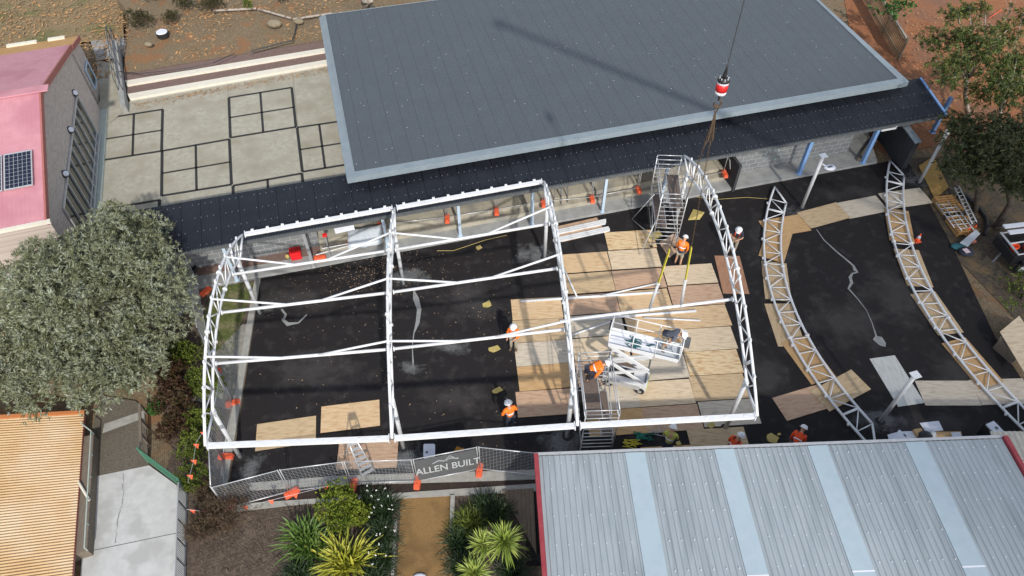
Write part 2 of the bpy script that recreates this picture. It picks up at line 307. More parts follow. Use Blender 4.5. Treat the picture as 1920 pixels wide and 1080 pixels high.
# concrete edge strips round the yard
K = MB(); K.hexa([(-12.02, 22.62, -.05), (-12.28, 22.5, -.05), (-11.12, 11.6, -.05), (-10.80, 11.6, -.05)][::-1], [(-12.02, 22.62, .05), (-12.28, 22.5, .05), (-11.12, 11.6, .05), (-10.80, 11.6, .05)][::-1])
struct('kerb', K, M['kerb'])
def strip(y0, y1, y2, y3): return [G(432, y0), G(640, y0 - 14), G(1006, y1), G(1006, y3), G(640, y2 - 13), G(432, y2)]
raised('footpath', [G(468, 906), G(640, 892), G(1008, 881), G(1008, 899), G(640, 910), G(468, 920)], -.05, .03, M['kerb'])
raised('footpath_edge', [G(405, 948), G(640, 932), G(1008, 907), G(1008, 921), G(560, 946), G(420, 962)], -.05, .03, M['kerb'])
sheet('gutter_soil', [G(468, 921), G(640, 911), G(1008, 900), G(1008, 906), G(640, 931), G(405, 946)], mat('dark_brown_soil', (.022, .013, .011), (.04, .024, .018), 8, .9), .004)  # dark brown soil band between the two concrete strips
sheet('lawn', [(-12.3, 22.4), (-14.2, 22.0), (-14.0, 19.6), (-13.4, 17.6), (-12.3, 18.5)], M['lawn'], .0)
sheet('creek_bed', [(-12.2, 19.8), (-12.9, 18.4), (-13.4, 17.4), (-13.2, 15.8), (-11.5, 15.3), (-11.9, 19.8)], M['creek'], .004)
raised('gravel_path', [G(752, 930), G(845, 928), G(850, 1095), G(743, 1095)], -.05, .01, M['gravel'])
raised('path_edging', [G(845, 930), G(853, 930), G(851, 990), G(848, 1000), G(843, 1000)], -.05, .09, M['kerb'])
raised('path_edging', [G(740, 975), G(745, 975), G(738, 1095), G(732, 1095)], -.05, .07, M['kerb'])
raised('boardwalk', [G(942, 922), G(1000, 918), G(1004, 1000), G(1006, 1040), G(985, 1000), G(955, 950)], -.05, .12, M['decktimber'])
# left concrete paths
raised('footpath_ramp', [G(164, 897), G(280, 873), G(352, 925), G(347, 1100), G(150, 1100)], -.05, .02, M['path'])
raised('footpath_aggregate', [G(175, 800), G(185, 740), G(255, 752), G(272, 770), G(278, 860), G(280, 873), G(164, 897)], -.05, .012, M['aggregate'])
sheet('path_band', [G(196, 795), G(270, 770), G(271, 784), G(192, 813)], M['kerb'], .016)
for a, b in (((165, 1034), (338, 998)), ):
    st_ = MB().beam(G(*a, .022), G(*b, .022), .025, .004); struct('path_joint', st_, M['crack'])
rnd = random.Random(3)
ck = MB(); cp = [G(232, 888, .023), G(231, 920, .023), G(229, 945, .023), G(222, 965, .023), G(218, 1000, .023), G(216, 1018, .023)]
for a, b in zip(cp, cp[1:]):
    k = 5
    for i in range(k):
        p = a.lerp(b, i / k); q = a.lerp(b, (i + 1) / k); j = Vector((rnd.uniform(-.04, .04), 0, 0)); ck.beam(p + j, q + j * .3, rnd.uniform(.015, .05), .003)
struct('path_crack', ck, mat('hairline', (.26, .26, .255), rough=.95))
sheet('forecourt', [G(-60, 405), G(90, 380), G(130, 440), G(60, 560), G(-60, 560)], M['slab'], .02)

# ---- upper court, terrace, bank
CZ = .30
sheet('court', [V(-6.5, 2.2), V(6.5, 2.2), G(700, 109, CZ), G(243, 190, CZ), G(200, 200, CZ), G(186, 208, CZ), G(170, 400, CZ), V(-9.8, 2.2)], M['court'], CZ)
raised('court_edge', [V(-6.5, 2.1), V(6.5, 2.1), V(6.5, 2.2), V(-6.5, 2.2)], -.05, CZ - .004, M['slab'])
sheet('side_path', [G(160, 230, CZ), G(205, 232, CZ), G(240, 205, CZ), G(222, 120, CZ), G(182, 115, CZ), G(188, 190, CZ)], M['court'], CZ + .045)
sheet('side_slab', [G(170, 78, CZ), G(236, 72, CZ), G(238, 108, CZ), G(182, 114, CZ)], M['slab'], CZ + .05)
sheet('corner_slab', [G(285, 440), G(338, 470), G(362, 505), G(378, 560), G(330, 600), G(280, 560)], M['slab'], .03)
# painted squares on the court
ln = MB()
def cl(a, b, wd=.16): ln.beam(G(*a, CZ + .006), G(*b, CZ + .006), wd, .004)
SQ = [[(197, 222), (305, 205), (303, 283), (194, 300)], [(429, 183), (547, 164), (555, 238), (432, 258)], [(304, 283), (430, 261), (434, 346), (303, 367)], [(557, 239), (640, 227), (652, 308), (567, 322)], [(437, 348), (566, 325), (574, 400), (438, 420)], [(150, 400), (299, 375), (296, 455), (150, 480)]]
for q in SQ:
    m_ = lambda i, j: ((q[i][0] + q[j][0]) / 2, (q[i][1] + q[j][1]) / 2)
    for i in range(4): cl(q[i], q[(i + 1) % 4])
    cl(m_(0, 1), m_(2, 3), .13); cl(m_(0, 3), m_(1, 2), .13)
struct('court_markings', ln, M['lines'])
jn = MB()
for a, b in (((305, 200), (300, 380)), ((427, 150), (437, 420)), ((549, 140), (575, 400))): jn.beam(G(*a, CZ + .003), G(*b, CZ + .003), .03, .003)
struct('court_joint', jn, M['joint'])
# terrace: two white-edged steps with brown paving
def band(n, a, z0, z1, m):                  # a: px of [nearL, nearR, farR, farL] at z1
    return raised(n, [G(x, y, z1) for x, y in a], z0, z1, m)
band('terrace_step', [(243, 185), (680, 107), (680, 100), (239, 176)], CZ - .05, CZ + .16, M['cream'])
band('terrace_paving', [(239, 176), (680, 100), (680, 84), (236, 157)], CZ - .05, CZ + .155, M['paving'])
band('terrace_step', [(238, 159), (680, 84), (680, 78), (235, 151)], CZ - .05, CZ + .30, M['cream'])
band('terrace_paving', [(235, 151), (680, 78), (680, 62), (232, 138)], CZ - .05, CZ + .295, M['paving'])
# bank: sloping leaf-strewn ground behind the terrace
bk = MB(); NX, NY = 40, 24; bl = G(232, 139, CZ + .3); br = G(700, 60, CZ + .3)
for j in range(NY + 1):
    for i in range(NX + 1):
        u = -.004 if i == 0 else 1.95 * (i - 1) / (NX - 1)
        if i < 2 and j > 4: u += .035 * math.sin(j * 1.9) + .025 * math.sin(j * .7) - .02
        p = bl.lerp(br, u); q = p + VN * (j * 1.6)
        zz = CZ + .32 + .5 * (1 - math.exp(-j / 3)) if i > 0 else CZ - .1
        bk.v.append((q.x, q.y, zz + .05 * math.sin(i * 1.7) * math.cos(j * 1.3) * (j > 0) * (i > 0)))
for j in range(NY):
    for i in range(NX): a = j * (NX + 1) + i; bk.f.append((a, a + 1, a + NX + 2, a + NX + 1))
struct('bank', bk, M['dirt'])
sheet('grass_verge', [G(-200, -60, CZ), G(230, -60, CZ), G(232, 74, CZ), G(150, 80, CZ), G(-200, 120, CZ)], mat('straw_verge', (.16, .115, .06), (.31, .22, .11), 9, .95, bump=.7, bscale=16, c3=(.12, .13, .045), s3=.35, lo3=.52, hi3=.68), CZ + .03)
# fallen leaves as stuff
def scatter(name, label, n, fn, z, size, m, seed):
    r = random.Random(seed); mb = MB()
    for _ in range(n):
        p = fn(r)
        if p is None: continue
        a = r.uniform(0, 6.283); s = r.uniform(.5, 1.3) * size; d = Vector((math.cos(a), math.sin(a), r.uniform(-.3, .3))) * s; e = Vector((-math.sin(a), math.cos(a), r.uniform(-.4, .4))) * s * .30
        c = Vector((p[0], p[1], (p[2] if len(p) > 2 else z) + .05 + r.uniform(0, .04))); mb.add([c - d, c + e, c + d, c - e], [(0, 1, 2, 3)])
    o = obj(name, mb, m); tag(o, label, 'leaves', kind='stuff'); return o
def f_bank(r):
    u = r.uniform(-.75, 1.12); k = r.random() ** 1.2 * 24; p = bl.lerp(br, u) + VN * (.4 + k)
    cl_ = math.sin(p.x * .9 + 1) + math.sin(p.y * 1.1 - p.x * .4) + r.uniform(-1.2, 1.2)
    if cl_ < (.1 if u > 0 else -.9): return None
    return (p.x, p.y, CZ + (.3 + .5 * (1 - math.exp(-k / 1.6 / 3)) if u > 0 else .05))
scatter('leaf_litter', 'orange and brown fallen leaves strewn over the bank and verge behind the terrace', 17000, f_bank, 0, .15, M['litterleaf'], 5)
def f_ter(r):
    k = r.random(); return G(250 + 400 * k + r.gauss(0, 4), 196 - 75 * k + abs(r.gauss(0, 5)), CZ)
scatter('terrace_leaves', 'dry orange leaves caught along the foot of the white terrace step', 900, f_ter, CZ, .07, M['litterleaf'], 15)
def f_as(r):
    if r.random() < .55: p = G(r.gauss(690, 60), r.gauss(505, 22))
    elif r.random() < .6: p = G(r.uniform(480, 1000), r.uniform(470, 640))
    else: p = G(r.uniform(460, 1000), r.uniform(500, 860))
    if (p - VO).dot(VN) > -.1 or p.x < -11.5: return None
    return p
scatter('fallen_leaves', 'dry leaves blown across the dark asphalt under the frame', 850, f_as, 0, .042, M['dryleaf'], 6)
def f_mu(r):
    p = Vector((r.uniform(20, 42), r.uniform(27, 48), 0))
    return p if (p - VO).dot(VN) > 2 and p.x > 24 + (p.y - 32) * .15 - .5 else None
scatter('bark_chips', 'orange bark chips and fallen leaves under the gum trees', 5000, f_mu, -.03, .10, M['litterleaf'], 7)

# slurry patches and cured lines on the asphalt
def patch(px, rx, ry, seed, n=26):
    r = random.Random(seed); c = G(*px, .006); mb = MB(); pts = []
    for i in range(n):
        a = 2 * math.pi * i / n; k = r.uniform(.85, 1.05); pts.append((c.x + rx * k * math.cos(a), c.y + ry * k * math.sin(a), .006 + (seed % 5) * .0006))
    mb.add(pts, [tuple(range(n))]); struct('concrete_stain', mb, M['slurry'])
for i, a in enumerate([((1000, 478), 1.5, 1.1), ((762, 520), 1.5, .8), ((1055, 830), 1.6, 1.0), ((765, 860), 1.2, .9), ((470, 880), .7, 1.0), ((1500, 405), 1.4, 1.0), ((1645, 785), 1.7, .8), ((1715, 335), 1.3, 1.0), ((770, 690), .9, .5), ((500, 575), 1.0, .5), ((850, 650), 1.2, .6)]): patch(*a, seed=i + 1)
M['dust'] = alphablob('dust_film', (.10, .092, .088), .30, .9)
for i, a in enumerate([((600, 700), 3.2, 1.6), ((880, 560), 2.2, 2.0), ((850, 740), 2.6, 1.2), ((560, 560), 2.4, 1.2), ((1440, 470), 1.6, 3.0), ((1580, 600), 3.0, 2.2), ((1680, 560), 2.0, 3.0), ((1800, 690), 2.0, 1.6), ((1600, 360), 3.0, .9), ((1750, 800), 3.0, 1.0), ((1120, 470), 1.6, .6), ((1440, 700), 1.4, 1.6)]):
    r = random.Random(50 + i); c = G(*a[0], .003); mb = MB(); mb.add([(c.x + a[1] * math.cos(k * .2618) * r.uniform(.8, 1.1), c.y + a[2] * math.sin(k * .2618) * r.uniform(.8, 1.1), .0025 + .0002 * i) for k in range(24)], [tuple(range(24))]); struct('dust', mb, M['dust'])
# wheel marks, two faint curved bands
def vein(pts, ws, z=.005):
    P_ = [G(x, y, z) for x, y in pts]; mb = MB(); L_ = []; R_ = []
    for i, p in enumerate(P_):
        d = (P_[min(i + 1, len(P_) - 1)] - P_[max(0, i - 1)]).normalized(); n_ = Vector((-d.y, d.x, 0)) * ws[i] * (.27 + .14 * math.sin(i * 5.3 + pts[0][0]))
        L_.append(p + n_); R_.append(p - n_)
    mb.v = [tuple(p) for p in L_ + R_]; k = len(P_); mb.f = [(i, i + 1, k + i + 1, k + i) for i in range(k - 1)]
    o = struct('cured_spill', mb, M['slurryline'])
    if o.data.polygons[0].normal.z < 0: o.data.flip_normals()
vein([(1531, 430), (1545, 450), (1570, 473), (1585, 485), (1600, 498), (1604, 507), (1608, 510), (1598, 513), (1594, 520), (1597, 530), (1591, 541), (1608, 560), (1625, 582), (1635, 605), (1643, 630), (1645, 634), (1655, 645), (1660, 650)], [.14, .12, .11, .11, .18, .5, .35, .2, .22, .18, .13, .12, .11, .11, .14, .6, .45, .08])
vein([(528, 580), (536, 590), (531, 600), (540, 608), (560, 605), (575, 590)], [.15, .3, .55, .5, .12, .1])
vein([(776, 545), (780, 560), (786, 580), (783, 605), (776, 625), (773, 650), (775, 690)], [.15, .35, .25, .3, .16, .12, .2])

# ================================================================== BUILDINGS
# ---- classroom block: dark roof, verandah, blockwork
vb = thing('classroom_block', 'long dark-roofed building with a black verandah roof and blockwork behind the yard', 'building', V(15, 2))
ZR = 3.6; A = G(650, 335, ZR); B = G(1705, 153, ZR); C = A + VN * 15.4; D = B + VN * 15.4
ov = .42
def inset(q, d): return [q[0] + VD * d + VN * d, q[1] - VD * d + VN * d, q[2] - VD * d - VN * d, q[3] + VD * d - VN * d]
qo = [A, B, D, C]; qi = inset(qo, ov)
for p in (qi[2], qi[3]): p.z += .35
mb = MB(); mb.hexa([p - Vector((0, 0, .08)) for p in qi], [p - Vector((0, 0, .03)) for p in qi]); rf = obj('roof', mb, M['darkroof'], vb)
mb = MB()
for i in range(4):
    a, b = qo[i], qo[(i + 1) % 4]; c, d = qi[(i + 1) % 4], qi[i]
    mb.hexa([a - Vector((0, 0, .3)), b - Vector((0, 0, .3)), c - Vector((0, 0, .3)), d - Vector((0, 0, .3))], [a, b, c, d])
obj('roof_flashing', mb, M['fascia'], vb)
mb = MB(); w0 = inset(qo, .35); mb.hexa([Vector((p.x, p.y, 0)) for p in (V(5.4, 2.75), V(35, 2.95), w0[2], w0[3])], [Vector((p.x, p.y, 3.25)) for p in (V(5.4, 2.75), V(35, 2.95), w0[2], w0[3])]); obj('wall', mb, M['block'], vb)
sm = MB(); r = random.Random(2)
for _ in range(150):
    u, v = r.random(), r.random(); p = qi[0].lerp(qi[1], u).lerp(qi[3].lerp(qi[2], u), v); s_ = .018
    sm.quad(p + Vector((-s_, -s_, .0)), p + Vector((s_, -s_, .0)), p + Vector((s_, s_, .0)), p + Vector((-s_, s_, .0)))
o = obj('roof_fleck', sm, M['paper'], rf); o['kind'] = 'stuff'
# verandah roof
F0, F1 = V(-3.6, -.05, 2.6), V(36.5, .1, 2.6); B0, B1 = V(-5.0, 2.75, 3.05), V(36.7, 2.95, 3.05)
mb = MB(); th = Vector((0, 0, .03)); mb.hexa([F0 - th, F1 - th, B1 - th, B0 - th], [F0, F1, B1, B0]); vr = obj('verandah_roof', mb, M['verroof'], vb)
mb = MB(); mb.beam(F0 - Vector((0, 0, .09)) - VN * .06, F1 - Vector((0, 0, .09)) - VN * .06, .1, .12); obj('gutter', mb, M['greymetal'], vb)
mb = MB()
nrm = (F1 - F0).cross(B0 - F0).normalized()
for k in range(4):
    t = .06 + .28 * k
    for i in range(150):
        p = F0.lerp(F1, (i + .5) / 150).lerp(B0.lerp(B1, (i + .5) / 150), t) + nrm * .012
        if (i * 7 + k * 3) % 5 == 0: continue
        mb.box(p, (.04, .04, .016), VA)
o = obj('roof_screw', mb, M['screw'], vr); o['kind'] = 'stuff'
mb = MB()
for i in range(330):                          # scalloped front edge of the corrugated sheet
    p = F0.lerp(F1, (i + .5) / 330); mb.box(p + Vector((0, 0, -.02)) - VN * .03, (.035, .08, .05), VA)
o = obj('roof_edge_corrugation', mb, M['greymetal'], vr); o['kind'] = 'stuff'
mb = MB(); mb.beam(F1 + VD * .06 - Vector((0, 0, .05)), B1 + VD * .06 - Vector((0, 0, .05)), .12, .22); obj('end_beam', mb, M['blue'], vb)
def vpost(px, mname, top=2.5, wd=.13, zb=.15):
    b = G(*px, zb); mb = MB(); mb.box((b.x, b.y, (zb + top) / 2), (wd, wd, top - zb), VA); mb.box((b.x, b.y, zb + .012), (wd + .1, wd + .1, .024), VA); obj('post', mb, M[mname], vb)
for px, mn in (((863, 442), 'bluepale'), ((997, 420), 'bluepale'), ((1129, 397), 'bluepale'), ((727, 463), 'bluepale'), ((445, 525), 'bluepale'), ((588, 500), 'steel'), ((1389, 312), 'blue'), ((1498, 325), 'blue'), ((1617, 305), 'blue'), ((1748, 248), 'blue'), ((1238, 380), 'bluepale')): vpost(px, mn, wd=.19 if mn == 'blue' else .14)
q = G(1617, 305, .15); mb = MB(); mb.beam((q.x + .15, q.y, 2.4), (q.x + 1.0, q.y + .2, 2.42), .16, .2); obj('bracket', mb, M['white'], vb)
# verandah slab, steps, blockwork walls (own building parts)
mb = MB(); mb.hexa([V(-3.4, .0, -.05), V(24.6, .0, -.05), V(24.6, .75, -.05), V(-3.4, .75, -.05)], [V(-3.4, .0, .15), V(24.6, .0, .15), V(24.6, .75, .15), V(-3.4, .75, .15)]); obj('verandah_slab', mb, M['slab'], vb)
mb = MB(); mb.hexa([V(24.6, .0, -.05), V(33.4, .0, -.05), V(34.5, 2.7, -.05), V(24.6, 2.7, -.05)], [V(24.6, .0, .15), V(33.4, .0, .15), V(34.5, 2.7, .15), V(24.6, 2.7, .15)]); obj('verandah_slab', mb, M['slab'], vb)
for t0, z in ((.75, .40), (1.15, .65)):
    t1 = 1.15 if t0 == .75 else 2.74
    mb = MB(); mb.hexa([V(2.95, t0, -.05), V(24.5, t0, -.05), V(24.5, t1, -.05), V(2.95, t1, -.05)], [V(2.95, t0, z), V(24.5, t0, z), V(24.5, t1, z), V(2.95, t1, z)]); obj('step', mb, M['steps'], vb)
mb = MB(); mb.hexa([V(-3.4, .75, -.05), V(2.94, .75, -.05), V(2.94, 1.6, -.05), V(-3.4, 1.6, -.05)], [V(-3.4, .75, .16), V(2.94, .75, .16), V(2.94, 1.6, .16), V(-3.4, 1.6, .16)]); obj('verandah_paving', mb, M['paving'], vb)
mb = MB(); mb.hexa([V(-3.4, 1.3, .16), V(2.94, 1.3, .16), V(2.94, 1.5, .16), V(-3.4, 1.5, .16)], [V(-3.4, 1.3, 2.4), V(2.94, 1.3, 2.4), V(2.94, 1.5, 2.4), V(-3.4, 1.5, 2.4)]); obj('block_wall', mb, M['block'], vb)
mb = MB(); mb.hexa([V(25.0, 1.15, .15), V(32.2, 1.15, .15), V(32.2, 1.35, .15), V(25.0, 1.35, .15)], [V(25.0, 1.15, 2.5), V(32.2, 1.15, 2.5), V(32.2, 1.35, 2.5), V(25.0, 1.35, 2.5)]); bw = obj('block_wall', mb, M['block'], vb)
mb = MB(); r = random.Random(9)               # chalk scribbles on the right-hand wall
for s0, z0, n_ in ((26.3, 1.5, 10), (27.2, 1.25, 9), (29.6, 1.75, 22), (30.3, 1.7, 18), (27.9, .7, 7)):
    for _ in range(n_):
        s1 = s0 + r.gauss(0, .35); z1 = z0 + r.gauss(0, .1); mb.beam(V(s1, 1.146, z1), V(s1 + r.uniform(-.18, .18), 1.146, z1 + r.uniform(-.2, .2)), .006, .03, up=VD)
obj('chalk_drawing', mb, mat('chalk', (.36, .52, .50), (.45, .55, .60), 9, .95), bw)
mb = MB(); mb.hexa([V(24.55, -.1, -.04), V(24.7, -.1, -.04), V(24.7, 2.7, -.04), V(24.55, 2.7, -.04)], [V(24.55, -.1, 1.75), V(24.7, -.1, 1.75), V(24.7, 2.7, 1.75), V(24.55, 2.7, 1.75)]); pw = obj('partition_wall', mb, M['darkwall'], vb)
mb = MB(); mb.tube([V(24.47, .5, 1.1), V(24.47, .75, 1.5), V(24.47, 1.7, 1.5)], .02, 6); obj('handrail', mb, M['steel'], pw)
mb = MB(); mb.hexa([V(34.3, -.9, -.04), V(34.6, -.9, -.04), V(35.2, 2.9, -.04), V(34.9, 2.9, -.04)], [V(34.3, -.9, 1.9), V(34.6, -.9, 1.9), V(35.2, 2.9, 1.9), V(34.9, 2.9, 1.9)]); obj('end_wall', mb, M['darkwall'], vb)
mb = MB(); mb.hexa([V(34.25, -.95, 1.9), V(34.65, -.95, 1.9), V(35.25, 2.9, 1.9), V(34.85, 2.9, 1.9)], [V(34.25, -.95, 1.96), V(34.65, -.95, 1.96), V(35.25, 2.9, 1.96), V(34.85, 2.9, 1.96)]); obj('wall_capping', mb, M['fascia'], vb)
mb = MB(); mb.beam(V(32.4, .2, .25), V(34.2, 1.6, .25), .35, .2); obj('garden_sleeper', mb, M['oldtimber'], vb)

# ---- left hall with pink roof
HB = G(190, 210, CZ); hd = (G(177, 380, CZ) - HB).normalized(); hn = Vector((hd.y, -hd.x, 0))
if hn.x > 0: hn = -hn                          # into the building
hb = thing('brick_hall', 'brick hall with a pink gabled roof and solar panels at the left edge', 'building', HB + hd * 7)
def HW(s, z, d=0.0): return HB + hd * s + hn * d + Vector((0, 0, z - CZ))
DEP = 16
mb = MB(); pr = [HW(0, -.1), HW(14, -.1), HW(14, 4.5), HW(7.33, 6.25), HW(0, 4.4)]; mb.hexa(pr, [p + hn * DEP for p in pr]); obj('wall', mb, M['hallbrick'], hb)
def slope(s0, z0, s1, z1, nm, m, off=.12, thick=.12, n=90, corr=.02, d0=None):
    "corrugated roof plane, ribs run down the slope (from s0 to s1)"
    mb = MB(); a0, a1 = -off, DEP
    vs = []; K_ = n * 2
    for i in range(K_ + 1):
        d = a0 + (a1 - a0) * i / K_; z_ = corr * (1 if i % 2 else 0); vs += [HW(s0, z0 + z_, d), HW(s1, z1 + z_, d)]
    mb.add(vs, [(2 * i, 2 * i + 1, 2 * i + 3, 2 * i + 2) for i in range(K_)]); return obj(nm, mb, m, hb)
sl1 = slope(7.33, 6.42, 14.5, 4.55, 'roof', M['pink']); sl2 = slope(7.33, 6.42, -.25, 4.52, 'roof', M['pink'])
for s0, z0, s1, z1 in ((7.33, 6.44, 14.5, 4.57), (7.33, 6.44, -.25, 4.54)):
    mb = MB(); a, b = HW(s0, z0, -.16), HW(s1, z1, -.16); dn = Vector((0, 0, .30)); nb = hn * .08
    mb.hexa([a - dn, b - dn, b - dn + nb, a - dn + nb], [a, b, b + nb, a + nb]); obj('bargeboard', mb, M['trim_brown'], hb)
mb = MB(); mb.beam(HW(7.33, 6.46, -.5), HW(7.33, 6.46, DEP), .5, .06); obj('ridge_cap', mb, M['pink'], hb)
mb = MB(); mb.beam(HW(14.55, 4.5, -.3), HW(14.55, 4.5, DEP), .16, .14); obj('gutter', mb, M['cream'], hb)
# window: dark glass, pale slanting mullions, lamps along its head
W0, W1_, WZ0, WZ1 = 2.75, 12.2, .55, 3.2
mb = MB(); g_ = [HW(W0, WZ0, -.012), HW(W1_, WZ0, -.012), HW(W1_, WZ1, -.012), HW(W0, WZ1, -.012)]; mb.hexa(g_, [p - hn * .02 for p in g_]); win = obj('window', mb, M['glass'], hb)
mb = MB()
for s_ in [W0 + i * (W1_ - W0) / 10 for i in range(11)]: mb.beam(HW(s_, WZ0, -.07), HW(s_, WZ1, -.07), .09, .07, up=hd)
mb.beam(HW(W0, WZ0, -.10), HW(W1_, WZ0, -.10), .10, .14); mb.beam(HW(W0 - .02, WZ0 + .25, -.07), HW(W1_, WZ0 + .25, -.07), .06, .06); mb.beam(HW(W0, WZ1, -.06), HW(W1_, WZ1, -.06), .08, .08)
obj('window_frame', mb, M['alu'], win)
mb = MB(); sp = [HW(-.1, -.05, -.38), HW(13.9, -.05, -.38), HW(13.9, -.05, -.005), HW(-.1, -.05, -.005)]; mb.hexa(sp, [p + Vector((0, 0, .45)) for p in sp]); obj('plinth', mb, M['palegreen'], hb)
for s_ in (2.9, 6.3, 9.9):
    l_ = MB(); ax_ = (-hn * .75 + UP_ * .45 + hd * .45).normalized(); ay_ = ax_.cross(hd).normalized(); Mx = Matrix((ay_.cross(ax_), ay_, ax_)).transposed(); l_.lathe([(.16, 0), (.19, .05), (.19, .12), (.14, .16)], HW(s_, 3.42, -.01), 14, Mx); lm = obj('wall_lamp', l_, M['black'], hb)
    l2 = MB().lathe([(.14, .155), (.13, .19), (.08, .215)], HW(s_, 3.42, -.01), 14, Mx); obj('lamp_lens', l2, M['paper'], lm)
# solar panels on the near slope
def slopept(s, d, h=0): return HW(s, 6.42 + (s - 7.33) * (4.55 - 6.42) / (14.5 - 7.33) + h, d)
for d0 in (.25, 1.45):
    q = [slopept(12.75, d0, .14), slopept(12.75, d0 + 1.14, .14), slopept(10.85, d0 + 1.14, .14), slopept(10.85, d0, .14)]
    q = [q[0], q[3], q[2], q[1]]
    nn = (q[1] - q[0]).cross(q[3] - q[0]).normalized(); nn = nn if nn.z > 0 else -nn
    mb = MB(); mb.hexa(q, [p + nn * .035 for p in q]); pnl = obj('solar_panel', mb, M['alu'], hb)
    mb = MB()
    for i in range(6):
        for j in range(9):
            u0, u1 = .04 + i * .92 / 6, .04 + (i + .9) * .92 / 6; v0, v1 = .03 + j * .94 / 9, .03 + (j + .93) * .94 / 9
            def L2(u, v): return q[0].lerp(q[3], u).lerp(q[1].lerp(q[2], u), v) + nn * .039
            mb.quad(L2(u0, v0), L2(u1, v0), L2(u1, v1), L2(u0, v1))
    obj('cells', mb, M['pv'], pnl)
# ---- yellow-roofed hall behind it
YB = G(187, 158, CZ); yb = thing('brick_hall', 'brick hall with a mustard yellow roof, half hidden behind the pink roof', 'building', YB)
def YW(s, z, d=0.0): return YB + hd * s + hn * d + Vector((0, 0, z - CZ))
mb = MB(); pr = [YW(0, -.1), YW(2.0, -.1), YW(2.0, 3.9), YW(0, 3.3)]; mb.hexa(pr, [p + hn * DEP for p in pr]); obj('wall', mb, M['hallbrick'], yb)
mb = MB(); q = [YW(2.0, 4.0, -.12), YW(-.2, 3.42, -.12), YW(-.2, 3.42, DEP), YW(2.0, 4.0, DEP)]; mb.hexa([p - Vector((0, 0, .1)) for p in q], q); obj('roof', mb, M['yellowroof'], yb)
mb = MB(); a, b = YW(2.0, 4.02, -.16), YW(-.2, 3.44, -.16); dn = Vector((0, 0, .26)); nb = hn * .06; mb.hexa([a - dn, b - dn, b - dn + nb, a - dn + nb], [a, b, b + nb, a + nb]); obj('bargeboard', mb, M['trim_brown'], yb)
for d0, d1 in ((.6, 1.5), (2.1, 3.7)):
    mb = MB(); mb.beam(YW(-.1, 3.52, d0), YW(-.1, 3.52, d1), .24, .12); obj('roof_vent', mb, M['cream'], yb)
mb = MB(); q = [YW(.5, .9, -.02), YW(1.6, .9, -.02), YW(1.6, 2.2, -.02), YW(.5, 2.2, -.02)]; mb.hexa(q, [p - hn * .04 for p in q]); wn = obj('window', mb, M['glass'], yb)
mb = MB()
for a, b in ((0, 1), (1, 2), (2, 3), (3, 0)): mb.beam(q[a] - hn * .05, q[b] - hn * .05, .08, .08)
obj('window_frame', mb, M['bluepale'], wn)

# ---- orange roofed building, bottom left
OZ = .62; O1 = G(157, 786, OZ); O2 = G(135, 1085, OZ); od = (O2 - O1).normalized(); on = Vector((od.y, -od.x, 0)); on = on if on.x < 0 else -on
O1 = O1 - od * .25
ob = thing('shed', 'low building with a bright orange corrugated roof at the bottom left corner', 'building', Vector((O1.x, O1.y, 0)) + od * 4)
LO = 10.5; NR = 96; K_ = NR * 6; mb = MB(); vs = []
# ribs run along the image rows: across od
for i in range(K_ + 1):
    s_ = LO * i / K_; z_ = .022 * math.sin(2 * math.pi * i / 6); p = O1 + od * s_; vs += [p + Vector((0, 0, z_)), p + on * 12 + Vector((0, 0, z_ + 4.6))]
mb.add(vs, [(2 * i, 2 * i + 1, 2 * i + 3, 2 * i + 2) for i in range(K_)]); obj('roof', mb, M['orange_roof'], ob)
mb = MB(); mb.beam(O1 - od * .08 + Vector((0, 0, .0)), O1 - od * .08 + on * 12 + Vector((0, 0, 4.6)), .16, .1); obj('barge_flashing', mb, M['orange_edge'], ob)
mb = MB(); q = [O1 + on * .9 + od * .6, O1 + on * .9 + od * LO, O1 + on * 11.5 + od * LO, O1 + on * 11.5 + od * .6]; mb.hexa([Vector((p.x, p.y, -.05)) for p in q], [Vector((p.x, p.y, .50)) for p in q]); obj('wall', mb, M['oldtimber'], ob)
mb = MB(); mb.beam(O1 + on * .02 + Vector((0, 0, -.07)), O1 + od * LO + on * .02 + Vector((0, 0, -.07)), .05, .12); obj('gutter', mb, M['trim_brown'], ob)
mb = MB(); mb.tube([G(146, 903, .6), G(150, 909, .58), G(168, 938, .54)], .05, 8); obj('downpipe', mb, M['cream'], ob)
# timber landing beside it
D1, D2 = G(176, 814, .5), G(164, 1032, .5)
mb = MB(); q = [D1, D2, D2 + on * 1.3, D1 + on * 1.3]; q = [Vector((p.x, p.y, 0)) for p in q]; mb.prism(q[::-1] if (q[1] - q[0]).cross(q[2] - q[1]).z < 0 else q, -.05, .5)
ldg = thing('landing', 'weathered timber landing with a thin green rail beside the orange roofed shed', 'landing', (D1 + D2) / 2); obj('decking', mb, M['oldtimber'], ldg)
mb = MB(); up1 = Vector((0, 0, .25)); mb.tube([D1 + up1, D2 + up1], .025, 6)
for i in range(6): p = D1.lerp(D2, i / 5); mb.tube([p, p + up1], .02, 6)
mb.tube([D1 + up1, D1 + on * .4 - od * .5 + up1], .025, 6); obj('rail', mb, M['palegreen'], ldg)

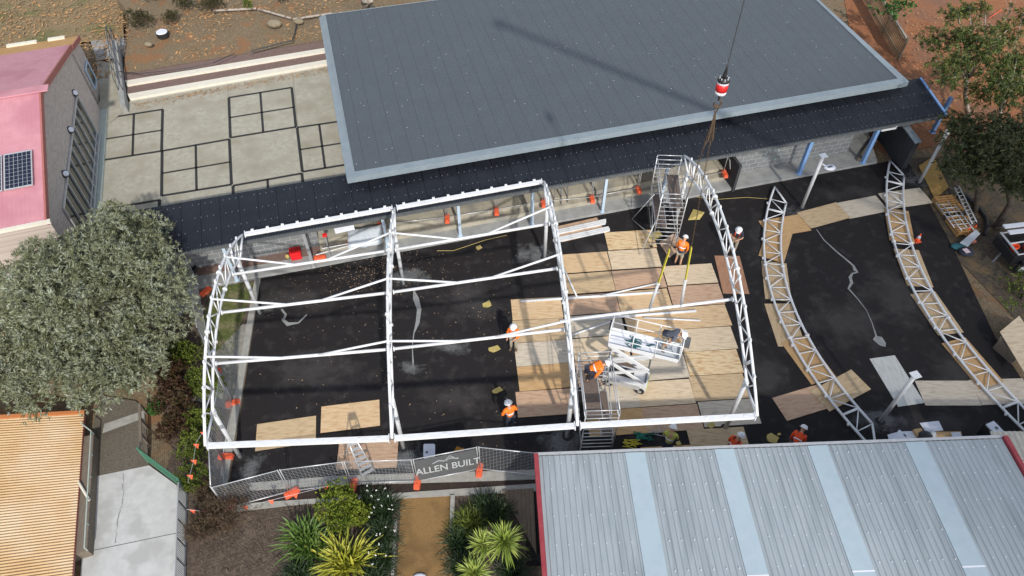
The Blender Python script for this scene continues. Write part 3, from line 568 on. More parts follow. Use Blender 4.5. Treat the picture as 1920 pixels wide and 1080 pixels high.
# ---- zinc roofed building, bottom right
TZ = 3.0; T1_ = G(1010, 858, TZ); T2_ = G(1880, 825, TZ); td = (T2_ - T1_).normalized(); tn = Vector((td.y, -td.x, 0)); TL = (T2_ - T1_).length
tb = thing('hall', 'building with a pale ribbed zinc roof and red barge boards at the bottom right', 'building', Vector((9, 7, 0)))
SK = [(3.0, 3.7), (6.12, 6.8), (9.4, 10.1), (12.85, 13.58)]
def tz(y): return -.03 * y
def TP(s, y, h=0.0): return T1_ + td * s + tn * y + Vector((0, 0, h + .018 * y))
mb = MB(); LEN = 12.0
edges = [0] + [e for a in SK for e in a] + [TL]
pitch = .2
for k in range(0, len(edges), 2):
    a, b = edges[k], edges[k + 1]; n_ = max(1, round((b - a) / pitch)); w_ = (b - a) / n_; prof = []
    for i in range(n_): prof += [(a + i * w_, 0), (a + (i + .55) * w_, 0), (a + (i + .66) * w_, .030), (a + (i + .86) * w_, .030)]
    prof.append((b, 0)); vs = []
    for s_, h_ in prof: vs += [TP(s_, -.05, h_), TP(s_, LEN, h_)]
    mb.add(vs, [(2 * i, 2 * i + 1, 2 * i + 3, 2 * i + 2) for i in range(len(prof) - 1)])
tr = obj('roof', mb, M['tin'], tb)
for a, b in SK:
    mb = MB(); q = [TP(a, -.05, .03), TP(a, LEN, .03), TP(b, LEN, .03), TP(b, -.05, .03)]; mb.hexa([p - Vector((0, 0, .02)) for p in q][::-1], q[::-1]); sk = obj('skylight_sheet', mb, M['skylight'], tb)
    mb = MB(); mb.beam(TP(a, 4.3, .034), TP(b, 4.3, .034), .05, .004); obj('lap_joint', mb, M['paper'], sk)
mb = MB(); r = random.Random(4)
for j in range(9):
    for i in range(int(TL / .4)):
        s_ = i * .4 + .35
        if any(a - .1 < s_ < b + .1 for a, b in SK): continue
        mb.box(TP(s_, .25 + j * .95, .03), (.03, .03, .03))
o = obj('roof_screw', mb, M['paper'], tr); o['kind'] = 'stuff'
for s_ in (-.09, TL + .09):
    mb = MB(); a, b = TP(s_, -.1, .03), TP(s_, LEN, .03); mb.beam(a, b, .15, .22); obj('bargeboard', mb, M['trim_red'], tb)
mb = MB(); mb.beam(TP(-.15, -.14, -.04), TP(TL + .15, -.14, -.04), .10, .12); obj('gutter', mb, M['alu'], tb)
mb = MB(); q = [TP(.35, .6), TP(TL - .35, .6), TP(TL - .35, LEN), TP(.35, LEN)]; q = [Vector((p.x, p.y, 0)) for p in q][::-1]; mb.prism(q, -.05, 2.85); obj('wall', mb, M['block'], tb)
# small lean-to to its right
lt = thing('lean_to', 'small lower lean-to with grey sheets and a pale gutter right of the red barge board', 'roof', (19.5, 12, 0))
mb = MB(); vs = []
for i in range(61): x_ = 17.55 + i * .1; z_ = 2.2 + (.03 if i % 2 else 0); vs += [(x_, 13.1, z_), (x_, 12.0, z_ - .12)]
mb.add(vs, [(2 * i, 2 * i + 1, 2 * i + 3, 2 * i + 2) for i in range(60)]); obj('roof', mb, M['kerb'], lt)
mb = MB(); mb.beam((17.5, 11.9, 2.02), (23.5, 11.9, 2.02), .14, .12); obj('gutter', mb, M['cream'], lt)
mb = MB(); mb.box((20.5, 12.9, 1.0), (5.8, .15, 2.1)); obj('wall', mb, M['oldtimber'], lt)
mb = MB(); mb.box((20.5, 10.4, .4), (5.6, 2.6, .1)); 
for x_ in (18.0, 20.5, 23): mb.box((x_, 10.0, .17), (.12, .12, .36))
obj('deck', mb, M['decktimber'], lt)
#PART2
# ================================================================== STEEL FRAME
UP = Vector((0, 0, 1))
class Truss: pass
def truss(A, B, up, rise, depth, label, cr=.056, group='arched steel trusses'):
    A = Vector(A); B = Vector(B); up = Vector(up).normalized(); L = (B - A).length; T = Truss()
    up = (up - (B - A) * up.dot((B - A)) / L / L).normalized()
    def top(t): return A.lerp(B, t) + up * (4 * rise * t * (1 - t))
    def nrm(t):
        d = (B - A) + up * (4 * rise * (1 - 2 * t)); return (up - d * up.dot(d) / d.length_squared).normalized()
    def bot(t): return top(t) - nrm(t) * depth
    T.top, T.bot, T.L = top, bot, L
    root = thing('steel_truss', label, 'truss', (A + B) / 2, 0, group); T.root = root
    t0 = .95 / L; n = round((L - 1.9) / .82); n += n % 2; ts = [t0 + (1 - 2 * t0) * i / n for i in range(n + 1)]
    m = M['white']
    obj('top_chord', MB().tube([top(i / 40) for i in range(41)], cr, 8), m, root, True)
    obj('bottom_chord', MB().tube([bot(t0 + (1 - 2 * t0) * i / 36) for i in range(37)], cr, 8), m, root, True)
    for t, e in ((t0, 0), (1 - t0, 1)): obj('end_strut', MB().tube([top(e), bot(t)], cr * .85, 8), m, root, True)
    for i in range(n + 1):
        big = i in (1, n - 1)
        obj('web_post', MB().tube([top(ts[i]), bot(ts[i])], .055 if big else .026, 6), m, root, True)
        if i < n:
            a, b = (top(ts[i]), bot(ts[i + 1])) if i % 2 == 0 else (bot(ts[i]), top(ts[i + 1]))
            obj('web_diagonal', MB().tube([a, b], .026, 6), m, root, True)
    for t in (.36, .64):                      # bolted splices
        for f in (top, bot):
            d = (f(t + .002) - f(t - .002)).normalized()
            mb = MB()
            for k in (-.02, .02): mb.tube([f(t) + d * (k - .012), f(t) + d * (k + .012)], cr * 1.75, 10)
            obj('splice_flange', mb, m, root)
    lat = (B - A).cross(up).normalized()
    for i in range(1, 12):                    # purlin cleats along the top chord
        t = i / 12; obj('cleat', MB().box(top(t) + nrm(t) * (cr + .03), (.10, .07, .09), math.atan2((B - A).y, (B - A).x)), m, root)
    T.ts = ts
    return T
TIPS = [((455, 440), (385, 836)), ((740, 390), (735, 822)), ((1020, 340), (1083, 798)), ((1283, 292), (1420, 780))]
TR = []
TL_ = ['arched white truss standing at the left end, nearest the big silver tree', 'arched white truss standing in the middle of the open asphalt, second from the left',
       'arched white truss standing along the left edge of the plywood deck, beside the near scaffold', 'arched white truss standing at the right edge of the plywood deck, beside the far scaffold']
for (a, b), l in zip(TIPS, TL_):
    A_, B_ = G(*a, 3.5), G(*b, 3.5); TR.append(truss(A_, B_, UP, (.168, .15, .145, .15)[len(TR)] * (B_ - A_).length, .82, l))
T5 = truss((14.06, 28.99, .16), (14.25, 13.3, .16), (-1, 0, 0), 2.05, .82, 'curved truss lying flat on plywood sheets, left of the two on the ground')
T6 = truss((21.0, 31.2, .16), (20.8, 13.6, .16), (-1, 0, 0), 2.1, .84, 'curved truss lying flat on plywood at the right, next to the cone')
# columns
def column(b, top, label, group='steel columns of the frame', cap=None):
    b = Vector((b[0], b[1], 0)); top = Vector(top)
    t = thing('steel_column', label, 'column', b, 0, group)
    obj('shaft', MB().tube([b, Vector((b.x, b.y, top.z))], .085, 12), M['column'], t, True)
    obj('collar', MB().lathe([(.17, 0), (.20, .012), (.20, .02), (.16, .025)], (b.x, b.y, .003), 14), M['rubber'], t)
    if cap == 'plate':
        obj('cap_plate', MB().box((b.x, b.y, top.z + .01), (.34, .30, .03), .3), M['white'], t)
    else:
        obj('head_bracket', MB().box((b.x, b.y, top.z - .1), (.13, .22, .28), .05), M['white'], t)
    return t
CB = [((490, 588), 0, 0), ((445, 857), 0, 1), ((762, 533), 1, 0), ((753, 840), 1, 1), ((1021, 484), 2, 0), ((1057, 820), 2, 1), ((1272, 417), 3, 0), ((1356, 802), 3, 1)]
CLB = ['white column under the far end of the leftmost truss, beside the strip of lawn', 'white column under the near end of the leftmost truss, beside the fence corner', 'white column under the far end of the second truss, among dry leaves',
       'white column under the near end of the second truss, right of the step ladder', 'white column under the far end of the third truss, left of the stacked white tubes', 'white column under the near end of the third truss, left of the near scaffold',
       'white column under the far end of the fourth truss, inside the far scaffold', 'white column under the fourth truss at the near right corner of the deck']
for (px, ti, e), l in zip(CB, CLB):
    b = G(*px); T = TR[ti]; best = min((abs((T.bot(k / 200) - Vector((b.x, b.y, 0))).xy.length), k) for k in range(200))[1]
    q = T.bot(best / 200); column(q, (q.x, q.y, q.z), l)
column(G(1650, 790), (0, 0, 3.35), 'free-standing column with a square white cap plate between the two trusses lying on the ground', cap='plate')
c8 = column(G(1503, 390), (0, 0, 3.44), 'free-standing column with a white floodlight near the left lying truss', cap='plate')
q = G(1503, 390); fl = MB(); fl.beam((q.x + .08, q.y, 2.95), (q.x + .3, q.y - .05, 2.85), .05); fl.ball((q.x + .5, q.y - .12, 2.8), .25, 12, (1.2, .8, .5)); obj('floodlight', fl, M['paper'], c8, True)
fl = MB().box((q.x + .45, q.y - .2, 2.93), (.22, .10, .04), .3); obj('floodlight_lens', fl, M['greymetal'], c8)
column(G(1723, 343), (0, 0, 3.4), 'free-standing column beside the ochre sheet at the foot of the gum trees')
# eave beams
def eave(a, b, label, cleats):
    a = Vector(a); b = Vector(b); d = (b - a).normalized(); a = a + d * .10; b = b - d * .10
    t = thing('eave_beam', label, 'beam', (a + b) / 2, 0, 'eave beams of the frame')
    obj('channel', MB().beam(a, b, .185, .12), M['white'], t)
    L = (b - a).length; sd = Vector((-d.y, d.x, 0)) * (1 if cleats > 0 else -1)
    for i in range(abs(cleats)):
        p = a.lerp(b, (i + .5) / abs(cleats)); obj('cleat', MB().box(p + sd * (.13 if cleats > 0 else 0) + Vector((0, 0, .02 if cleats > 0 else .066)), (.12, .09, .14 if cleats > 0 else .015), math.atan2(d.y, d.x)), M['white'], t)
    for p in (a, b): obj('end_plate', MB().box(p, (.03, .26, .2), math.atan2(d.y, d.x)), M['white'], t)
eave(TR[0].top(0), TR[1].top(0), 'white eave beam along the verandah roof between the first and second trusses', 10)
eave(TR[1].top(0), TR[2].top(0), 'white eave beam along the verandah roof between the second and third trusses', 10)
eave(TR[0].top(1), TR[1].top(1), 'flat near-side eave beam between the first and second trusses, above the ladder', -9)
eave(TR[1].top(1), TR[2].top(1), 'flat white eave beam on the near side between the second and third trusses', -9)
eave(TR[2].top(1), TR[3].top(1), 'flat white eave beam on the near side over the edge of the plywood deck', -9)
# struts with V braces between the trusses
POSN = ['nearest the verandah', 'along the middle', 'on the near side']
def strut(i, k, t, label, braces=True):
    Ta, Tb = TR[i], TR[i + 1]; a, b = Ta.bot(t), Tb.bot(t)
    s_ = thing('purlin_strut', label, 'strut', (a + b) / 2, 0, 'struts tying the trusses together')
    obj('strut_tube', MB().tube([a.lerp(b, .015), a.lerp(b, .985)], .061, 8), M['white'], s_, True)
    if braces:
        obj('brace', MB().tube([Ta.top(t), a.lerp(b, .40)], .043, 8), M['white'], s_, True)
        obj('brace', MB().tube([Tb.top(t), a.lerp(b, .58)], .043, 8), M['white'], s_, True)
    for p in (a.lerp(b, .015), a.lerp(b, .985)): obj('end_plate', MB().tube([p, p.lerp((a + b) / 2, .01)], .10, 10), M['white'], s_)
    return s_
for i in (0, 1):
    for k, t in enumerate((.25, .5, .73)):
        strut(i, k, t, 'white V-braced strut between the %s trusses, %s' % (('first and second', 'second and third')[i], POSN[k]))
strut(2, 2, .70, 'long white strut held by the crane slings above the scissor lift', False)
# struts lying on the deck
def lying(px, brs, label, z=.07, r=.065):
    a, b = G(*px[0], z), G(*px[1], z); s_ = thing('purlin_strut', label, 'strut', (a + b) / 2, 0, 'struts lying on the deck')
    obj('strut_tube', MB().tube([a, b], r, 8), M['white'], s_, True)
    for p, q in brs: obj('brace', MB().tube([G(*p, .10), G(*q, .10)], .042, 8), M['white'], s_, True)
lying([(976, 565), (1236, 548)], [((1052, 492), (1082, 557)), ((1126, 555), (1234, 531))], 'white strut with two splayed braces lying on plywood, farther from the lift')
lying([(1050, 602), (1305, 583)], [((1073, 628), (1147, 602)), ((1207, 596), (1313, 601))], 'white strut with braces lying on the plywood right beside the scissor lift platform')
# loose white tubes on a sheet by the verandah
ORD = ['first', 'second', 'third', 'fourth', 'fifth', 'sixth']
for i, (a, b) in enumerate((((1044, 432), (1136, 412)), ((1045, 435), (1136, 415.5)), ((1046, 438), (1135, 419)), ((1047, 446), (1141, 426)), ((1048, 449), (1143, 429)), ((1049, 452), (1143, 432)))):
    t = obj('steel_tube', MB().beam(G(*a, .06), G(*b, .06), .075, .075), M['white']); tag(t, 'loose white steel tube stacked by the verandah, %s counted from the verandah side' % ORD[i], 'tube', 'white tubes stacked on plywood')

# ================================================================== PLYWOOD
DK = 'plywood sheets laid as a deck'; LP = 'plywood sheets under the lying trusses'; SP = 'single plywood sheets'
PL = [  # four corners in the photo, tint, label, group, level
 ([(1133, 436), (1223, 430), (1232.5, 465), (1139, 470)], 8, 'knotty pale plywood sheet left of the far scaffold, closest of the deck to the verandah', DK, 0),
 ([(1139, 470), (1232.5, 465), (1240, 501), (1146.7, 507.5)], 0, 'plain pale plywood sheet with a scaffold castor standing on it', DK, 0),
 ([(1050, 477.5), (1138, 471), (1146, 507.5), (1053, 514)], 1, 'honey plywood sheet touching the third truss, closest of its column to the stacked white tubes', DK, 0),
 ([(1055, 514), (1146.7, 507.5), (1153, 547), (1057.5, 554)], 3, 'tan plywood sheet crossed by the steep short brace beside the third truss', DK, 0),
 ([(1147.5, 507.5), (1241, 502.5), (1250, 539), (1153, 547)], 2, 'pinkish plywood sheet under the upper brace of the lying strut, left of the yellow slings', DK, 0),
 ([(1241.5, 499), (1335.5, 494), (1345, 530), (1251, 537)], 0, 'pale plywood sheet right of the yellow slings, behind the bending worker', DK, 0),
 ([(1252, 537), (1349, 532), (1359, 569.6), (1261, 577)], 2, 'pink plywood sheet right of the slings, second from the far corner of the deck', DK, 0),
 ([(1155, 549), (1250, 541), (1261, 578), (1164, 585)], 1, 'honey sheet with dark smudges under the end of the lying strut and the slings', DK, 0),
 ([(1059, 556), (1154, 549), (1163, 585), (1063, 592)], 2, 'pink sheet between the two lying struts, just right of the third truss', DK, 0),
 ([(960, 562), (1049, 556), (1053, 597), (964, 601)], 1, 'honey sheet at the far left deck corner under the end of a strut', DK, 0),
 ([(965, 601), (1052, 596), (1058, 638), (968, 644)], 3, 'tan sheet beside the worker in orange who stands on the asphalt left of the deck', DK, 0),
 ([(968, 644), (1058, 638), (1063, 680), (973, 688)], 4, 'greyish sheet left of the third truss with faint scaffold shadows', DK, 0),
 ([(975, 688), (1066, 680), (1070, 727), (978, 734)], 5, 'orange-brown sheet left of the third truss, second from the near left corner of the deck', DK, 0),
 ([(973, 735), (1064, 729), (1069, 776), (978, 783)], 2, 'pinkish sheet at the near left corner of the deck', DK, 0),
 ([(1064, 593), (1164, 586), (1173, 627), (1070, 636)], 4, 'pale grey sheet under the left end of the scissor lift platform', DK, 0),
 ([(1165, 586), (1271, 578.5), (1281, 618), (1174, 626)], 1, 'honey sheet under the guard rail of the scissor lift and the man in grey', DK, 0),
 ([(1070, 637), (1174, 628), (1182, 670), (1078, 678)], 0, 'pale sheet under the kneeling worker on the near scaffold', DK, 0),
 ([(1175, 627), (1281, 619), (1290, 660), (1183, 669)], 5, 'orange sheet showing under the near edge of the scissor lift platform', DK, 0),
 ([(1262, 578), (1360, 570.5), (1372, 611), (1272, 618)], 1, 'wavy grained honey sheet at the right end of the lying strut', DK, 0),
 ([(1272, 619), (1371, 612), (1382, 654), (1281, 660)], 0, 'pale sheet right of the scissor lift platform under the end of the long strut', DK, 0),
 ([(1282, 661), (1383, 655), (1392, 699), (1293, 705)], 8, 'knotty sheet with rusty knot stains inside the fourth truss', DK, 0),
 ([(1293, 706), (1392, 700), (1404, 747), (1305, 753)], 3, 'tan sheet crossed by the near column shadow, inside the fourth truss', DK, 0),
 ([(1308, 755), (1412, 747), (1427, 795), (1321, 801)], 4, 'grey sheet at the near right corner of the deck beside the fourth truss column', DK, 0),
 ([(1183, 671), (1281, 662), (1292, 709), (1193, 716)], 4, 'grey pale sheet right of the scissor lift chassis', DK, 0),
 ([(1193, 718), (1291, 710.5), (1302.5, 757), (1202, 763)], 0, 'pale sheet with rows of dark nail dots near the scissor lift wheel', DK, 0),
 ([(1203, 765), (1306, 757.5), (1319, 805), (1214, 812)], 2, 'pinkish sheet under the near eave beam, behind the worker in yellow', DK, 0),
 ([(1078, 680), (1183, 671), (1192, 717), (1084, 725)], 2, 'pink sheet under the decking of the near scaffold', DK, 0),
 ([(1090, 726), (1192, 718), (1202, 764), (1098, 771)], 4, 'greyish stained sheet right of the near scaffold', DK, 0),
 ([(1098, 772), (1201, 765), (1212, 812), (1108, 820)], 5, 'orange sheet under the near end of the near scaffold', DK, 0),
 ([(1338, 478), (1386, 476), (1405, 553), (1357, 556)], 6, 'red-brown sheet under the fourth truss, right of the pale deck corner', SP, 0),
 ([(1298, 809), (1389, 804), (1397, 846), (1303, 851)], 3, 'tan sheet under the near worker in red-orange at the zinc roof', SP, 1),
 ([(1211, 842), (1303, 837), (1310, 880), (1218, 885)], 5, 'sheet mostly hidden by the zinc roof edge, at the feet of the worker in yellow', SP, 0),
 ([(1427, 411), (1500, 399), (1518, 436), (1440, 449)], 5, 'orange sheet under the far end of the left lying truss', LP, 0),
 ([(1498, 398), (1571, 378), (1591, 411), (1516, 431)], 3, 'tan sheet spattered with white, just right of the left lying truss', LP, 1),
 ([(1574, 379), (1645, 365), (1659, 399), (1591, 412)], 4, 'greyish sheet between the far ends of the two lying trusses', LP, 0),
 ([(1646, 364), (1731, 351), (1750, 381), (1661, 393)], 4, 'greyish sheet under the far end of the right lying truss, touching the pallets', LP, 0),
 ([(1438, 430), (1488, 432), (1470, 490), (1421, 484)], 5, 'orange sheet tilted under the left lying truss, second from its far end', LP, 1),
 ([(1427, 488), (1474, 492), (1484, 567), (1435, 564)], 3, 'tan sheet under the middle of the left lying truss', LP, 0),
 ([(1432, 569), (1483, 569), (1510, 648), (1460, 653)], 3, 'tan sheet under the left lying truss, third from its near end', LP, 0),
 ([(1466, 645), (1510, 632), (1567, 705), (1518, 720)], 5, 'orange sheet sticking out right of the left lying truss near its lower splice', LP, 1),
 ([(1458, 743), (1533, 722), (1556, 764), (1482, 788)], 2, 'pinkish sheet poking out left of the near end of the left lying truss', LP, 0),
 ([(1525, 732), (1593, 698), (1624, 732), (1560, 768)], 3, 'tan sheet poking out right of the near end of the left lying truss', LP, 1),
 ([(1656, 386), (1703, 393), (1715, 462), (1669, 457)], 5, 'orange sheet under the right lying truss, beside the traffic cone', LP, 1),
 ([(1675, 466), (1720, 464), (1750, 540), (1703, 542)], 3, 'tan sheet under the middle of the right lying truss', LP, 0),
 ([(1706, 553), (1753, 545), (1806, 621), (1760, 633)], 3, 'tan sheet under the right lying truss, second from its near end', LP, 0),
 ([(1763, 645), (1808, 630), (1882, 715), (1838, 735)], 5, 'orange sheet under the near end of the right lying truss', LP, 1),
 ([(1630, 674), (1676, 664), (1732, 755), (1686, 766)], 7, 'pale grey sheet behind the free-standing column with the square cap', SP, 0),
 ([(1721.5, 714), (1817, 715), (1832, 760), (1737, 761)], 4, 'greyish sheet right of the pale grey one, near the papers', SP, 0),
 ([(1832, 712), (1910, 710), (1928, 757), (1848, 760)], 4, 'greyish sheet at the right edge under the lying truss end', SP, 0),
 ([(481, 796), (592, 780), (593, 829), (480, 846)], 3, 'tan sheet lying alone under the near eave beam, left of the bay', SP, 0),
 ([(601, 764), (711, 748), (713, 800), (603, 811)], 1, 'honey sheet with a ladder shadow lying alone in the left bay', SP, 0),
 ([(636, 829), (746, 824), (745, 877), (631, 881)], 2, 'pinkish sheet under the step ladder beside the fence', SP, 0),
 ([(1044, 425), (1117, 409), (1131, 436), (1055, 454)], 2, 'pinkish sheet under the stacked white tubes by the verandah', SP, 0)]
rp = random.Random(11)
for px, ti, lab, grp, lev in PL:
    c4 = [G(x, y) for x, y in px]; c = sum(c4, Vector()) / 4
    e1 = ((c4[1] - c4[0]) + (c4[2] - c4[3])) / 2; e2 = ((c4[3] - c4[0]) + (c4[2] - c4[1])) / 2
    lg, sh = (e1, e2) if e1.length > e2.length else (e2, e1)
    a = math.atan2(lg.y, lg.x); l_ = min(2.44, max(2.32, lg.length)); w_ = min(1.23, max(1.12, sh.length))
    mb = MB(); mb.box((0, 0, 0), (l_, w_, .017))
    o = obj('plywood_sheet', mb, PLY[ti]); o.location = (c.x, c.y, .014 + lev * .019 + rp.uniform(0, .003)); o.rotation_euler = (0, 0, a + (math.pi if rp.random() < .5 else 0))
    o.data.transform(Matrix.Translation((0, 0, 0)))
    tag(o, lab, 'plywood sheet', grp)
mb = MB(); q = [G(1875, 622, .75), G(1911, 592, .95), G(1960, 660, .9), G(1925, 705, .7)]; mb.hexa([p - Vector((0, 0, .03)) for p in q][::-1], q[::-1]); o = obj('plywood_sheet', mb, PLY[0]); tag(o, 'large pale sheet raised on a rough timber stack at the right edge', 'plywood sheet')
mb = MB()
for i in range(4): a = G(1880, 640, .2 + .14 * i); b = G(1915, 606, .2 + .14 * i); mb.beam(a + Vector((.1 * (i % 2), 0, 0)), b, .5, .12)
mb.beam(G(1885, 660, .3), G(1925, 640, .3), 1.0, .6)
o = obj('timber_stack', mb, M['oldtimber']); tag(o, 'rough stack of dark timbers under the raised pale sheet at the right edge', 'timber stack')
mb = MB(); q = [G(1722, 312), G(1750, 294), G(1778, 352), G(1752, 374)]; mb.hexa([p + Vector((0, 0, .02)) for p in q][::-1], [p + Vector((0, 0, .05)) for p in q][::-1]); o = obj('ochre_sheet', mb, M['yellowply']); tag(o, 'ochre stained sheet lying by the far pallets under the gum trees', 'sheet')

# ================================================================== SCAFFOLDS, LADDERS, LIFT
def tubes(name, segs, r, m, parent):
    mb = MB()
    for a, b in segs: mb.tube([a, b], r, 6)
    return obj(name, mb, m, parent, True)
def tower(c, L, W, Hh, rz, decks, label, outr=()):
    t = thing('scaffold_tower', label, 'scaffold', (c[0], c[1], 0), rz, 'aluminium scaffold towers')
    Mx = Matrix.Translation((c[0], c[1], 0)) @ Matrix.Rotation(rz, 4, 'Z')
    hx, hy = W / 2, L / 2
    for sy in (-1, 1):
        segs = []
        fr = MB()
        for sx in (-1, 1): fr.tube([(sx * hx, sy * hy, .12), (sx * hx, sy * hy, Hh)], .026, 8)
        f = obj('end_frame', fr, M['alu'], t, True, local=True)
        n = int((Hh - .2) / .27)
        for i in range(n + 1): mb = MB().tube([(-hx, sy * hy, .3 + i * .27), (hx, sy * hy, .3 + i * .27)], .02, 6); obj('rung', mb, M['alu'], f, True, local=True)
        for sx in (-1, 1):
            mb = MB(); mb.lathe([(.075, -.02), (.085, 0), (.075, .02)], (sx * hx, sy * hy, .085), 12, Matrix.Rotation(R(90), 3, 'X')); obj('castor', mb, M['rubber'], t, local=True)
    for sx in (-1, 1):
        for z in (Hh - .05, Hh - .5, .45): obj('guard_rail', MB().tube([(sx * hx, -hy, z), (sx * hx, hy, z)], .02, 6), M['alu'], t, True, local=True)
        obj('diagonal_brace', MB().tube([(sx * (hx + .02), -hy, .5), (sx * (hx + .02), hy, Hh * .55)], .02, 6), M['alu'], t, True, local=True)
    for (x0, x1, y0, y1, z) in decks:
        mb = MB().box(((x0 + x1) / 2, (y0 + y1) / 2, z), (x1 - x0, y1 - y0, .05)); dk = obj('platform', mb, mat_deck, t, local=True)
        mb = MB()
        for x_ in (x0, x1): mb.box((x_, (y0 + y1) / 2, z), (.03, y1 - y0, .08))
        obj('platform_edge', mb, M['alu'], dk, local=True)
    for a, b in outr: obj('outrigger', MB().tube([a, b], .022, 6), M['alu'], t, True, local=True)
    return t
mat_deck = mat('scaffold_deck', (.115, .085, .07), (.155, .12, .10), 9, .8)
tw1 = tower((3.27, 14.8), 2.6, 1.24, 2.95, R(2), [(-.50, .12, -.95, 1.25, 1.85), (.12, .55, -1.25, .7, 1.1)], 'aluminium scaffold tower at the near edge of the deck with a worker kneeling on it', [((-.62, 1.3, 1.6), (-1.0, 1.9, .05)), ((.62, 1.3, 1.6), (.95, 2.0, .05)), ((-.62, -1.3, 1.4), (-.75, -1.75, .05))])
tw2 = tower((7.58, 26.0), 2.8, 1.18, 3.5, R(-3), [(-.05, .55, -1.2, 1.2, 2.5), (-.57, -.05, -1.3, 1.0, 1.35)], 'tall aluminium scaffold tower against the verandah, beside the fourth truss', [((-.6, .3, 2.0), (-1.45, .5, .08)), ((-.6, -1.3, 1.8), (-1.2, -2.0, .08)), ((-1.45, .5, .08), (-.6, -1.2, .6))])
for px, l in (((1228, 442), 'pale cardboard offcut on the asphalt inside the far scaffold'),):
    q = G(*px); o = obj('cardboard', MB().box((q.x, q.y, .03), (.7, .45, .02), .4), M['foam']); tag(o, l, 'cardboard')
mb = MB(); q = [G(1300, 392, .05), G(1321, 398, .2), G(1312, 411, .05), G(1290, 412, .05)]; mb.hexa([p - Vector((0, 0, .03)) for p in q][::-1], q[::-1]); o = obj('cardboard', mb, M['foam']); tag(o, 'folded yellowish cardboard right of the far scaffold foot', 'cardboard')
mb = MB(); q = [G(1236, 455, .03), G(1262, 438, .03), G(1290, 455, .03), G(1255, 483, .03)]; mb.hexa([p - Vector((0, 0, .015)) for p in q][::-1], q[::-1]); o = obj('plywood_sheet', mb, PLY[2]); tag(o, 'pinkish curved offcut of sheet beneath the near end of the far scaffold', 'plywood sheet')
# step ladder on the pinkish sheet by the fence
lt_ = thing('step_ladder', 'aluminium step ladder standing open on the pinkish sheet by the fence', 'ladder', G(672, 862))
LF = [G(680, 897), G(703, 884)]; LT = [G(654, 830, 1.75), G(669, 827, 1.75)]; LB = [G(645, 862), G(668, 858)]
tubes('stile', [(LF[0], LT[0])], .03, M['alu'], lt_); tubes('stile', [(LF[1], LT[1])], .03, M['alu'], lt_)
for i in range(7): k = (i + .6) / 7; obj('tread', MB().beam(LF[0].lerp(LT[0], k), LF[1].lerp(LT[1], k), .11, .03), M['alu'], lt_)
tubes('rear_frame', [(LB[0], LT[0]), (LB[1], LT[1]), (LB[0].lerp(LT[0], .4), LB[1].lerp(LT[1], .4))], .02, M['alu'], lt_)
obj('top_step', MB().beam(LT[0], LT[1], .24, .05), M['alu'], lt_)
# steel trestle on the steps
t = thing('trestle', 'small grey steel trestle frame standing on the concrete steps', 'trestle', G(1048, 390, .4)); q = G(1048, 390, .15)
tubes('leg_frame', [(q + Vector((-.3, -.1, 0)), q + Vector((-.25, .25, 1.1))), (q + Vector((.1, .3, .3)), q + Vector((.05, .3, 1.1))), (q + Vector((-.25, .25, 1.1)), q + Vector((.05, .3, 1.1)))], .025, M['greymetal'], t)
tubes('leg_frame', [(q + Vector((.1, -.1, 0)), q + Vector((.1, .5, 1.2))), (q + Vector((.45, .1, .1)), q + Vector((.4, .5, 1.2))), (q + Vector((.1, .5, 1.2)), q + Vector((.4, .5, 1.2)))], .025, M['greymetal'], t)
# scissor lift
SLC = G(1172, 722); sa = -R(17); sl = thing('scissor_lift', 'white scissor lift on the plywood deck with its platform raised and extended', 'scissor lift', (SLC.x, SLC.y + .15, 0), sa)
def sbox(n, c, d, m, par=sl, rot=None): return obj(n, MB().box(c, d, 0, rot), m, par, local=True)
ch = sbox('chassis', (0, 0, .42), (1.85, .76, .34), M['white']); sbox('battery_tray', (0, -.40, .40), (1.3, .06, .26), M['alu'], ch); sbox('hazard_plate', (.94, 0, .42), (.03, .7, .3), mat('hazard_yellow', (.55, .55, .08), (.6, .6, .12), 5, .5), ch)
sbox('power_unit', (-.2, .05, .62), (1.0, .4, .10), M['black'], ch)
for sx in (-1, 1):
    for sy in (-1, 1):
        w_ = MB().lathe([(.05, -.07), (.19, -.06), (.19, .06), (.05, .07)], (sx * .68, sy * .36, .19), 16, Matrix.Rotation(R(90), 3, 'X')); wh = obj('wheel', w_, M['rubber'], sl, local=True)
        obj('hub', MB().lathe([(.09, -.08), (.09, .08)], (sx * .68, sy * .36, .19), 12, Matrix.Rotation(R(90), 3, 'X')), M['steel'], wh, local=True)
ZL = .66; ZH = 1.0
for k in range(2):
    for sy in (-.30, .30):
        for dr in (-1, 1):
            a = Vector((-dr * .82, sy + dr * .03, ZL + k * ZH)); b = Vector((dr * .82, sy + dr * .03, ZL + (k + 1) * ZH)); obj('scissor_arm', MB().beam(a, b, .07, .13), M['white'], sl, local=True)
    for x_ in (-.82, .82): obj('cross_tube', MB().tube([(x_, -.34, ZL + k * ZH), (x_, .34, ZL + k * ZH)], .035, 8), M['greymetal'], sl, local=True)
PZ = ZL + 2 * ZH + .06
pf = sbox('platform', (-.0, 0, PZ), (1.9, .78, .07), M['paper']); px2 = sbox('platform_extension', (1.35, 0, PZ + .02), (.95, .72, .06), M['plastic_sheet'])
sbox('kickboard', (.45, -.40, PZ + .12), (2.75, .03, .18), M['white']); sbox('kickboard', (.45, .40, PZ + .12), (2.75, .03, .18), M['white']); sbox('kickboard', (-.93, 0, PZ + .12), (.03, .78, .18), M['white']); sbox('kickboard', (1.83, 0, PZ + .12), (.03, .74, .18), M['white'])
